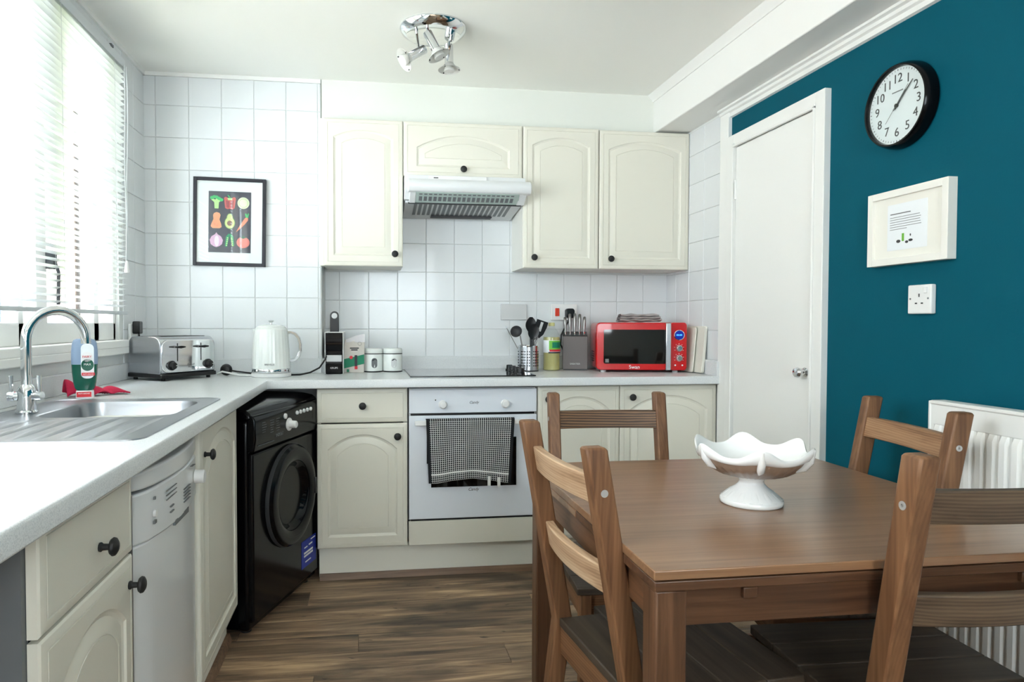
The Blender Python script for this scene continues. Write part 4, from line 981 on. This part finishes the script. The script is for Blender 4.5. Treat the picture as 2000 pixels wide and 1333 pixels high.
# ------------------------------------------------------------------ wall plates
def plate(name, label, cat, loc, rz, w, h, d=.012, m='wplastic'):
    t = thing(name, label, cat, loc, rz); obj('plate', B().box(-w/2, -d, -h/2, w/2, 0, h/2), m, t, .004, 3); return t
plate('blank_plate', 'pale grey blank wall plate on the tiles above the hob', 'wall plate', (.782, YB-.005, 1.219), 0, .146, .086, .010, 'gplastic')
t = plate('cooker_switch', 'white double wall plate with red cooker switch behind the knives', 'switch', (1.062, YB-.005, 1.219), 0, .148, .088, .014)
boxo('red_rocker', (-.052, -.019, -.022, -.028, -.012, .022), 'redsw', t, .003)
boxo('rocker_frame', (-.056, -.0155, -.026, -.024, -.013, .026), 'wplastic', t, .001)
t = thing('mains_plug', 'black mains plug in the cooker wall plate behind the knives', 'plug', (1.088, YB-.019, 1.213))
obj('plug_body', B().prism(rrect(-.024, -.026, .024, .026, .014), -.032, 0, 'xz'), 'black', t, .004)
obj('plug_cord', B().tube([(-.004, -.02, -.02), (-.012, -.02, -.05), (-.035, -.03, -.085), (-.052, -.03, -.12), (-.054, -.03, -.17), (-.038, -.03, -.205), (.0, -.03, -.235)], .0042, 8), 'black', t)
t = plate('wall_socket', 'white single switched socket on the teal wall under the picture', 'socket', (XR, 1.831, 1.233), -pi/2, .088, .088, .018)
for x, z, w, h in ((0, .012, .004, .010), (-.011, -.012, .008, .004), (.011, -.012, .008, .004)): boxo('socket_hole', (x-w/2, -.0186, z-h/2, x+w/2, -.017, z+h/2), 'inkd', t)
for x in (-.033, .033): obj('screw', B().lathe([(.003, -.0175), (.003, -.0186)], 10, (x, 0, .002), 'y'), 'inkg', t)
boxo('rocker_switch', (.018, -.022, .018, .030, -.016, .036), 'wplastic', t, .002)
t = plate('wall_socket', 'white socket on the left wall behind the toaster', 'socket', (XL+.005, 3.205, 1.11), pi/2, .088, .088, .012)
t = thing('mains_plug', 'black mains plug in the socket behind the toaster', 'plug', (XL+.018, 3.205, 1.135), pi/2)
obj('plug_body', B().prism(rrect(-.024, -.026, .024, .03, .006), -.03, 0, 'xz'), 'black', t, .004)
obj('plug_cord', B().tube([(0, -.02, -.024), (0, -.022, -.05), (.01, -.02, -.09), (.02, -.02, -.15), (.03, -.02, -.19)], .004, 8), 'black', t)

# ------------------------------------------------------------------ vegetable picture
t = thing('framed_print', 'black framed print of nine vegetables on dark ground on the tiles', 'picture', (-.663, YC-.006, 1.645)); t.rotation_euler = (0, radians(.9), 0)
w, h, d = .338, .424, .02; fwid = .016
obj('frame', B().box(-w/2, -d, -h/2, -w/2+fwid, 0, h/2).box(w/2-fwid, -d, -h/2, w/2, 0, h/2).box(-w/2+fwid, -d, -h/2, w/2-fwid, 0, -h/2+fwid).box(-w/2+fwid, -d, h/2-fwid, w/2-fwid, 0, h/2), 'frameb', t, .0015)
boxo('mount', (-w/2+fwid, -.011, -h/2+fwid, w/2-fwid, -.004, h/2-fwid), 'mount', t)
pr_ = boxo('print', (-.099, -.0118, -.147, .099, -.0108, .147), 'print', t)
for nm, c in (('leaf_green', (60, 190, 110)), ('stalk', (190, 232, 150)), ('pepper_red', (206, 92, 92)), ('pale_lime', (226, 236, 196)), ('squash', (236, 160, 120)), ('avocado', (216, 222, 150)), ('avo_skin', (110, 150, 90)), ('stone', (140, 104, 96)), ('carrot', (240, 140, 112)), ('onion', (222, 176, 206)), ('onion_l', (240, 222, 236)), ('pod', (40, 150, 100)), ('tomato', (236, 130, 122)), ('pepper_in', (160, 70, 76)), ('dark_leaf', (50, 100, 80))):
    M_[nm] = mat('print_'+nm, c, .6)
LAY = [0]
def art(name, polys, cx, cz, parent=pr_):
    o = None
    for i, (m, poly) in enumerate(polys):
        LAY[0] += 1; y = -.0118-.00025*(i+1)
        oo = obj(name if i == 0 else name+'_detail', B().prism([(cx+p[0], cz+p[1]) for p in poly], y, y+.0003, 'xz'), m, t if False else parent, smooth=False)
def ell(a, b, n=20, x=0, z=0): return [(x+a*cos(2*pi*i/n), z+b*sin(2*pi*i/n)) for i in range(n)]
c_ = [-.062, .0, .063]; rz_ = [.094, .005, -.090]
tops = [('leaf_green', ell(.009, .008, 10, -.022+.011*i, .018+.008*sin(i*.9+.4))) for i in range(5)]
art('broccoli', [('stalk', [(-.009, -.030), (.009, -.030), (.011, .0), (.025, .012), (.02, .018), (.006, .012), (0, .02), (-.006, .012), (-.02, .018), (-.025, .012), (-.011, 0)])]+tops, c_[0], rz_[0])
art('pepper', [('pepper_red', [(-.028, .022), (-.02, .028), (-.008, .022), (.008, .022), (.02, .028), (.028, .022), (.022, -.026), (.012, -.032), (0, -.029), (-.012, -.032), (-.022, -.026)]), ('pepper_in', [(-.019, .012), (-.003, .006), (-.003, -.024), (-.015, -.024)]), ('pepper_in', [(.019, .012), (.003, .006), (.003, -.024), (.015, -.024)]), ('stalk', [(-.012, .022), (.012, .022), (.008, .012), (-.008, .012)]), ('leaf_green', [(-.003, .024), (.003, .024), (-.006, .036), (-.012, .036)])], c_[1], rz_[0])
art('cucumber_slice', [('pale_lime', ell(.028, .028)), ('stalk', ell(.022, .022)), ('pale_lime', ell(.019, .019))], c_[2], rz_[0])
art('squash', [('squash', [(-.012, .036), (0, .042), (.014, .038), (.019, .028), (.014, .006), (.022, -.014), (.024, -.03), (.014, -.036), (-.018, -.036), (-.027, -.026), (-.022, -.01), (-.014, .008), (-.016, .026)]), ('carrot', ell(.003, .004, 8, -.008, -.016)), ('carrot', ell(.003, .004, 8, .004, -.022))], c_[0], rz_[1])
art('avocado', [('avo_skin', ell(.025, .03, 22, 0, -.008)+[]), ('avo_skin', ell(.016, .024, 18, 0, .014)), ('avocado', ell(.022, .027, 22, 0, -.008)), ('avocado', ell(.013, .021, 18, 0, .014)), ('stone', ell(.0125, .0125, 18, 0, -.010))], c_[1], rz_[1])
art('carrot', [('carrot', [(-.034, -.056), (-.022, -.034), (.004, .008), (.014, .018), (.022, .014), (.022, .002), (.006, -.018), (-.018, -.042)]), ('leaf_green', [(.012, .016), (.008, .034), (.014, .036), (.017, .024), (.022, .038), (.027, .034), (.022, .014)])], c_[2], rz_[1]+.004)
art('onion', [('onion', [(0, .04), (.006, .03), (.022, .02), (.031, .002), (.026, -.018), (.012, -.028), (0, -.032), (-.012, -.028), (-.026, -.018), (-.031, .002), (-.022, .02), (-.006, .03)]), ('onion_l', ell(.011, .026, 16, .002, -.002))], c_[0], rz_[2])
art('pea_pods', [('pod', [(-.004, .036), (-.018, .02), (-.022, -.026), (-.012, -.03), (-.006, 0), (0, .03)]), ('pod', [(.004, .036), (.018, .02), (.022, -.022), (.013, -.028), (.006, 0), (0, .03)])]+[('stalk', ell(.0035, .0035, 8, sx*(.0095+.0012*i), .014-.009*i)) for sx in (-1, 1) for i in range(5)], c_[1], rz_[2])
art('tomato', [('tomato', ell(.031, .027, 22, 0, -.006)), ('dark_leaf', [(-.02, .018), (-.002, .022), (0, .034), (.004, .022), (.02, .02), (.006, .014), (0, .012), (-.006, .014)])], c_[2], rz_[2])
boxo('glazing', (-w/2+fwid, -.0140, -h/2+fwid, w/2-fwid, -.0136, h/2-fwid), 'pane', t)

# ------------------------------------------------------------------ white frame and clock on the teal wall
t = thing('framed_notice', 'deep white frame with a small printed notice on the teal wall', 'picture', (XR, 1.878, 1.4615), -pi/2)
w, h, d, fwid = .312, .234, .030, .022
obj('frame', B().box(-w/2, -d, -h/2, -w/2+fwid, 0, h/2).box(w/2-fwid, -d, -h/2, w/2, 0, h/2).box(-w/2+fwid, -d, -h/2, w/2-fwid, 0, -h/2+fwid).box(-w/2+fwid, -d, h/2-fwid, w/2-fwid, 0, h/2), 'framew', t, .001)
boxo('mount', (-w/2+fwid, -d+.010, -h/2+fwid, w/2-fwid, -.004, h/2-fwid), 'ivory', t)
pp = boxo('paper', (-.08, -d+.0092, -.072, .075, -d+.011, .072), 'paper', t)
tl = B(); tl.box(-.068, -d+.0084, .040, .012, -d+.0094, .043)
obj('notice_heading', tl, 'inkg', pp)
tl = B()
for k in range(6): tl.box(-.069, -d+.0084, .030-.0075*k, (.055 if k < 5 else .0)-random.random()*.012, -d+.0094, .0315-.0075*k)
obj('notice_lines', tl, 'inkg', pp)
obj('notice_picture', B().box(-.020, -d+.0083, -.046, -.012, -d+.0094, -.022), 'lgreen', pp)
obj('notice_picture', B().prism(ell(.008, .005, 12, -.034, -.045), -d+.0083, -d+.0094, 'xz').prism(ell(.006, .004, 12, -.001, -.050), -d+.0083, -d+.0094, 'xz').prism(ell(.008, .004, 12, .014, -.046), -d+.0083, -d+.0094, 'xz').prism(ell(.002, .004, 8, .013, -.030), -d+.0083, -d+.0094, 'xz'), 'inkd', pp)
t = thing('wall_clock', 'round black-rimmed wall clock with white face high on the teal wall', 'clock', (XR, 1.918, 1.838), -pi/2)
obj('case', B().lathe([(.116, 0), (.132, -.004), (.132, -.018), (.128, -.034), (.1235, -.042), (.1185, -.042), (.1165, -.034), (.116, -.028)], 64, (0, 0, 0), 'y', True, False), 'blackgl', t)
fc_ = obj('face', B().lathe([(.1165, -.020), (.1165, -.028)], 64, (0, 0, 0), 'y'), 'paper', t)
for n in range(1, 13):
    a = pi/2-n*pi/6
    text('numeral', str(n), .039, 'inkd', fc_, (.083*cos(a), -.0284, .083*sin(a)))
mk = B()
for k in range(60):
    a = pi*k/30; c0 = Vector((cos(a), 0, sin(a))); u_ = Vector((-sin(a), 0, cos(a)))*(.0011 if k % 5 == 0 else .0005)
    lo = [[c0*r_-u_+Vector((0, y_, 0)) for y_ in (-.028, -.0285)]+[c0*r_+u_+Vector((0, y_, 0)) for y_ in (-.0285, -.028)] for r_ in (.107, .1125)]
    mk.loft(lo)
o = obj('minute_marks', mk, 'inkd', fc_); 
obj('maker_mark', B().box(-.022, -.0286, .042, .022, -.0278, .0455), 'inkg', fc_)
def hand(name, ang, l, tail, w, m='inkd', y=-.030):
    a = pi/2-radians(ang); c0 = Vector((cos(a), 0, sin(a))); u_ = Vector((-sin(a), 0, cos(a)))
    lo = [[c0*s-u_*ww+Vector((0, y, 0)), c0*s+u_*ww+Vector((0, y, 0)), c0*s+u_*ww+Vector((0, y-.0008, 0)), c0*s-u_*ww+Vector((0, y-.0008, 0))] for s, ww in ((-tail, w*.8), (0, w), (l, w*.45))]
    obj(name, B().loft(lo), m, t)
hand('hour_hand', 40, .052, .012, .004); hand('minute_hand', 46, .088, .018, .0028, y=-.0315); hand('second_hand', 222, .062, .07, .0009, 'inkg', -.033)
obj('hand_boss', B().lathe([(.006, -.029), (.006, -.0345)], 14, (0, 0, 0), 'y'), 'black', t)
obj('cover_glass', B().lathe([(.1165, -.036), (.1165, -.0367)], 48, (0, 0, 0), 'y'), 'pane', t)

# ------------------------------------------------------------------ radiator
t = thing('radiator', 'white ribbed panel radiator on the teal wall behind a chair', 'radiator', (XR, 1.705, 0), -pi/2)
W, Z0, Z1 = 1.5, .22, .945
boxo('back_panel', (0, -.07, Z0+.01, W, -.045, Z1-.012), 'rad', t, .004)
prf = []
n = int(W/.0333); pts = []
for k in range(n):
    x = .012+k*.0333; pts += [(x, -.088), (x+.006, -.096), (x+.021, -.096), (x+.027, -.088)]
lo = [[(x, y, z) for x, y in pts] for z in (Z0+.05, Z0+.075)]
b = B()
fr = [[(x, (-.088 if e else y), z) for x, y in pts] for z, e in ((Z0+.048, 1), (Z0+.065, 0), (Z1-.085, 0), (Z1-.066, 1))]
b.loft(fr, False, False, closed=False)
obj('ribbed_front', b, 'rad', t, angle=25)
obj('top_band', B().box(0, -.089, Z1-.068, W, -.082, Z1-.006).box(0, -.089, Z0, W, -.082, Z0+.05).box(0, -.0885, Z0+.02, .014, -.06, Z1-.02), 'rad', t, .003)
obj('top_grille', B().box(0, -.092, Z1-.012, W, -.045, Z1), 'rad', t, .004)
boxo('end_cover', (-.004, -.092, Z0+.01, .004, -.045, Z1-.002), 'rad', t, .002)
obj('wall_bracket', B().box(.2, -.05, .4, .24, 0, .8).box(1.2, -.05, .4, 1.24, 0, .8), 'rad', t)
obj('valve_pipe', B().tube([(.02, -.065, .23), (.02, -.065, .0)], .0075, 10), 'chrome', t)

# ------------------------------------------------------------------ ceiling light
t = thing('ceiling_spotlight', 'round chrome ceiling fitting with three glass-shaded spotlights', 'ceiling light', (.262, 2.755, ZC))
obj('ceiling_plate', B().lathe([(.134, 0), (.135, -.006), (.128, -.02), (.108, -.032), (.10, -.030), (.05, -.026), (.004, -.026)], 56), 'chrome', t)
obj('screw_cap', B().lathe([(.008, -.024), (.008, -.038), (.004, -.042)], 14, (.075, .02, 0)), 'chrome', t)
def spot(base, joint, direc, nm):
    s = bpy.data.objects.new('spot_head', None); COL.objects.link(s); s.parent = t
    d = Vector(direc).normalized(); J = Vector(joint)
    ar = obj('arm', B().tube([base, joint], .0055, 10), 'chrome', t)
    obj('swivel', B().sphere(joint, .011, 14), 'chrome', ar)
    hd = obj('lamp_holder', B().tube([J-d*.030, J-d*.028, J+d*.048, J+d*.05], [.014, .0185, .0185, .016], 20), 'chrome', t)
    q = d.to_track_quat('Z', 'Y').to_matrix()
    def place(b):
        b.v = [tuple(q @ Vector(v) + J + d*.05) for v in b.v]; return b
    sh = obj('glass_shade', place(B().lathe([(.017, -.004), (.021, .004), (.030, .014), (.046, .024), (.0465, .026), (.030, .017), (.019, .006)], 32, cap0=False, cap1=False)), 'frost', hd)
    obj('bulb', place(B().lathe([(.012, -.004), (.016, .01), (.022, .026), (.021, .032), (.004, .036)], 24)), 'frost', hd)
    cl_ = B()
    for k in range(3):
        a = 2*pi*k/3+.4; cl_.lathe([(.0028, .0), (.0028, .006)], 8, (.041*cos(a), .041*sin(a), .020))
    obj('shade_clip', place(cl_), 'inkd', sh)
    bpy.data.objects.remove(s)
spot((-.066, -.0, -.025), (-.060, -.03, -.112), (-.62, -.2, -.42), 0)
spot((-.03, -.06, -.025), (-.018, -.075, -.075), (.42, -.1, -.85), 1)
spot((.068, .03, -.025), (.070, .055, -.070), (.02, -.05, -1), 2)

# ------------------------------------------------------------------ dining table
t = thing('dining_table', 'square brown extending dining table in the foreground', 'table')
TX0, TX1, TY0, TY1, TZ = .478, 1.378, 1.077, 1.965, .74
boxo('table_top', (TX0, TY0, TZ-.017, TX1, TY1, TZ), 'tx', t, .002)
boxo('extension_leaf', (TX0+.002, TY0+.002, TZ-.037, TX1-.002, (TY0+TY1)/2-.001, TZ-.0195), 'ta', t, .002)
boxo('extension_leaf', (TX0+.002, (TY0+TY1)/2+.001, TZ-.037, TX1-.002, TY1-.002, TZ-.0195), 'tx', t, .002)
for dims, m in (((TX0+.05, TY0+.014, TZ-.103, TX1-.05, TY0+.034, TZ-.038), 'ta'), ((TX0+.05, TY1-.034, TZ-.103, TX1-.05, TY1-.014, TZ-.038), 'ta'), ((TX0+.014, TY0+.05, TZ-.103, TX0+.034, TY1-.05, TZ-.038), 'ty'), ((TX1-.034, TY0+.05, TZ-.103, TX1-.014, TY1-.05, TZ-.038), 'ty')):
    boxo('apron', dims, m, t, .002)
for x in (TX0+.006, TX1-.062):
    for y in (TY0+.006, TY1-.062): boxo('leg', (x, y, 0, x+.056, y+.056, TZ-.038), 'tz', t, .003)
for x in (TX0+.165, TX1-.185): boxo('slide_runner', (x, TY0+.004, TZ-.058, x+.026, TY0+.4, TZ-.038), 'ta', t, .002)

# ------------------------------------------------------------------ chairs  (front faces -y, origin on the floor under the back posts)
def back_y(z):  # centre line of a back post
    return .015*0+ (.055*(1-z/.43) if z < .43 else .088*(z-.43)/.495)
def make_chair(label):
    t = thing('dining_chair', label, 'chair', (0, 0, 0), 0, 'dining chairs')
    W, HT = .40, .925; pwid, pd = .036, .044
    for s in (-1, 1):
        lo = []
        for z in (0, .02, .20, .39, .43, .47, .60, .75, .88, HT-.006, HT):
            y = back_y(z); e = .003 if z in (0, HT) else 0; dd_ = pd*(1 if z > .2 else .9)
            x0 = s*(W/2-pwid/2)
            lo.append([(x0-pwid/2+e, y-dd_/2+e, z), (x0+pwid/2-e, y-dd_/2+e, z), (x0+pwid/2-e, y+dd_/2-e, z), (x0-pwid/2+e, y+dd_/2-e, z)])
        po = obj('back_post', B().loft(lo), 'pz', t, .004, 2, angle=30)
        for z in (.832, .652):
            pass
        for z in (.838,):
            bo_ = obj('bolt', B().lathe([(.0075, 0), (.0075, .002), (.003, .002), (.0028, .0005)], 14, (s*W/2-.0005*s, back_y(z), z), 'x'), 'zinc', po)
            if s < 0:
                bo_.data.transform(Matrix.Translation((-.0015, 0, 0)))
        obj('leg', B().loft([[(s*(W/2-.018)-.016, -.355+y-.016, z) if (a, c) == (0, 0) else (s*(W/2-.018)+(-.016 if a == 0 else .016), -.355+y+(-.018 if c == 0 else .018), z) for a, c in ((0, 0), (1, 0), (1, 1), (0, 1))] for z, y in ((0, 0), (.418, 0))]), 'pz', t, .003)
        boxo('side_rail', (s*(W/2-.012)-.010, -.34, .355, s*(W/2-.012)+.010, -.012, .418), 'py', t, .002)
        boxo('stretcher', (s*(W/2-.018)-.009, -.34, .17, s*(W/2-.018)+.009, .035, .20), 'py', t, .003)
    def slat(z0, z1, bow):
        n_ = 12; lo = []
        for i in range(n_+1):
            u = i/n_; x = -W/2+.034+(W-.068)*u; e = bow*(1-(2*u-1)**2)
            y0, y1 = back_y(z0)-.006+e, back_y(z1)-.006+e
            lo.append([(x, y0-.010, z0), (x, y0+.012, z0), (x, y1+.012, z1), (x, y1-.010, z1)])
        obj('back_slat', B().loft(lo), 'px', t, .003, 2, angle=30)
    slat(.806, .864, .016); slat(.622, .680, .018)
    boxo('front_rail', (-W/2+.034, -.366, .355, W/2-.034, -.346, .418), 'px', t, .002)
    boxo('rear_rail', (-W/2+.034, -.012, .35, W/2-.034, .010, .418), 'px', t, .002)
    for k in range(4):
        y0 = -.378+.094*k
        x1 = W/2+.008 if k < 3 else W/2-.037
        boxo('seat_plank', (-x1, y0+.0006, .419, x1, y0+.0934 if k < 3 else .014, .440), 'seat', t, .003)
    return t
A = make_chair('dining chair at the table side facing the oven and cupboards, back to the sink')
SEAT = A
def put(c, top, rz, label, sc=1.0):
    """place a chair so that the centre of its back top sits at `top`"""
    off = back_y(.925)*sc
    c.scale = (sc,)*3
    c.location = (top[0]-(-sin(rz))*off, top[1]-cos(rz)*off, 0); c.rotation_euler = (0, 0, rz); c['label'] = label
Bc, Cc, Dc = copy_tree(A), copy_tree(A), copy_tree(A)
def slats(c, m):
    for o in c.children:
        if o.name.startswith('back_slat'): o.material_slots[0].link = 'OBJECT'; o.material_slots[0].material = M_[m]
slats(A, 'px_lit'); slats(Bc, 'px_dark'); slats(Cc, 'px_half_lit'); slats(Dc, 'px_grey')
put(A, (.404, 1.415), radians(90+6), 'pine chair with its back to the washing machine and dishwasher, left side of table')
put(Bc, (.800, 2.205), radians(-4), 'pine chair at the far side of the table, before the base cupboards')
put(Cc, (1.491, 1.678), radians(-90-8.7), 'pine chair between table and radiator, back to the teal wall', 1.016)
put(Dc, (.907+.178, .985), radians(180-2), 'pine chair at the near edge of the table, its bolted post closest', 1.022)

# ------------------------------------------------------------------ compote dish
t = thing('compote_dish', 'white ceramic pedestal dish with six-pointed scalloped rim on the table', 'dish', (.885, 1.462, TZ), radians(8))
n = 96
def lp(r, z, lob=0.0, ridge=0.0, zl=0.0):
    L = []
    for i in range(n):
        a = 2*pi*i/n; k = abs(cos(3*a))**3.0   # six peaks
        rr = r*(1+lob*(k-.5)) + ridge*cos(36*a)
        L.append((rr*cos(a), rr*sin(a), z+zl*(k-.35)))
    return L
ft = [lp(.066, 0), lp(.069, .003), lp(.0695, .010), lp(.066, .016), lp(.058, .022, 0, .0006), lp(.046, .032, 0, .0006), lp(.034, .041), lp(.028, .048), lp(.0265, .054), lp(.030, .060), lp(.033, .064)]
obj('foot', B().loft(ft), 'ceramic', t, angle=60)
sc_ = B()
for k in range(12):
    a = 2*pi*k/12; c0 = Vector((cos(a), sin(a), 0)); 
    sc_.v, sc_.f = sc_.v, sc_.f
    sc_.loft([[c0*(.0672-.0215*u)+Vector((-sin(a), cos(a), 0))*(.0145*w_*(1-.25*u))+Vector((0, 0, .0135+.0185*u-.006*w_*w_*u)) + c0*(.002*(1-w_*w_)) for w_ in (-1, -.6, -.2, .2, .6, 1)] for u in (0, .35, .7, 1)], False, False, closed=False)
obj('foot_petals', sc_, 'ceramic', t, angle=70)
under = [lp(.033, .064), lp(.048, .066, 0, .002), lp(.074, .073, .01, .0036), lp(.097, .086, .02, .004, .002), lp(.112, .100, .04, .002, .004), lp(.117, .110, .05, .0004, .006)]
obj('bowl_underside', B().loft(under, cap0=True, cap1=False), 'ceramicb', t, angle=70)
rim = [lp(.116, .108, .05, 0, .006), lp(.1235, .111, .08, 0, .010), lp(.1285, .118, .10, 0, .016), lp(.1295, .127, .11, 0, .022), lp(.127, .1305, .11, 0, .024), lp(.122, .127, .10, 0, .022), lp(.112, .114, .07, 0, .010), lp(.095, .098, .03, 0, .004), lp(.065, .084), lp(.01, .079)]
obj('scalloped_rim', B().loft(rim, cap0=False, cap1=True), 'ceramic', t, angle=70)
for k in range(6):
    a = 2*pi*k/6; c0 = Vector((cos(a), sin(a), 0)); u_ = Vector((-sin(a), cos(a), 0))
    obj('corner_leaf', B().tube([c0*.094+Vector((0, 0, .087)), c0*.114+Vector((0, 0, .099)), c0*.127+Vector((0, 0, .116)), c0*.1345+Vector((0, 0, .143))], [.003, .0085, .0085, .004], 10), 'ceramic', t, angle=70)
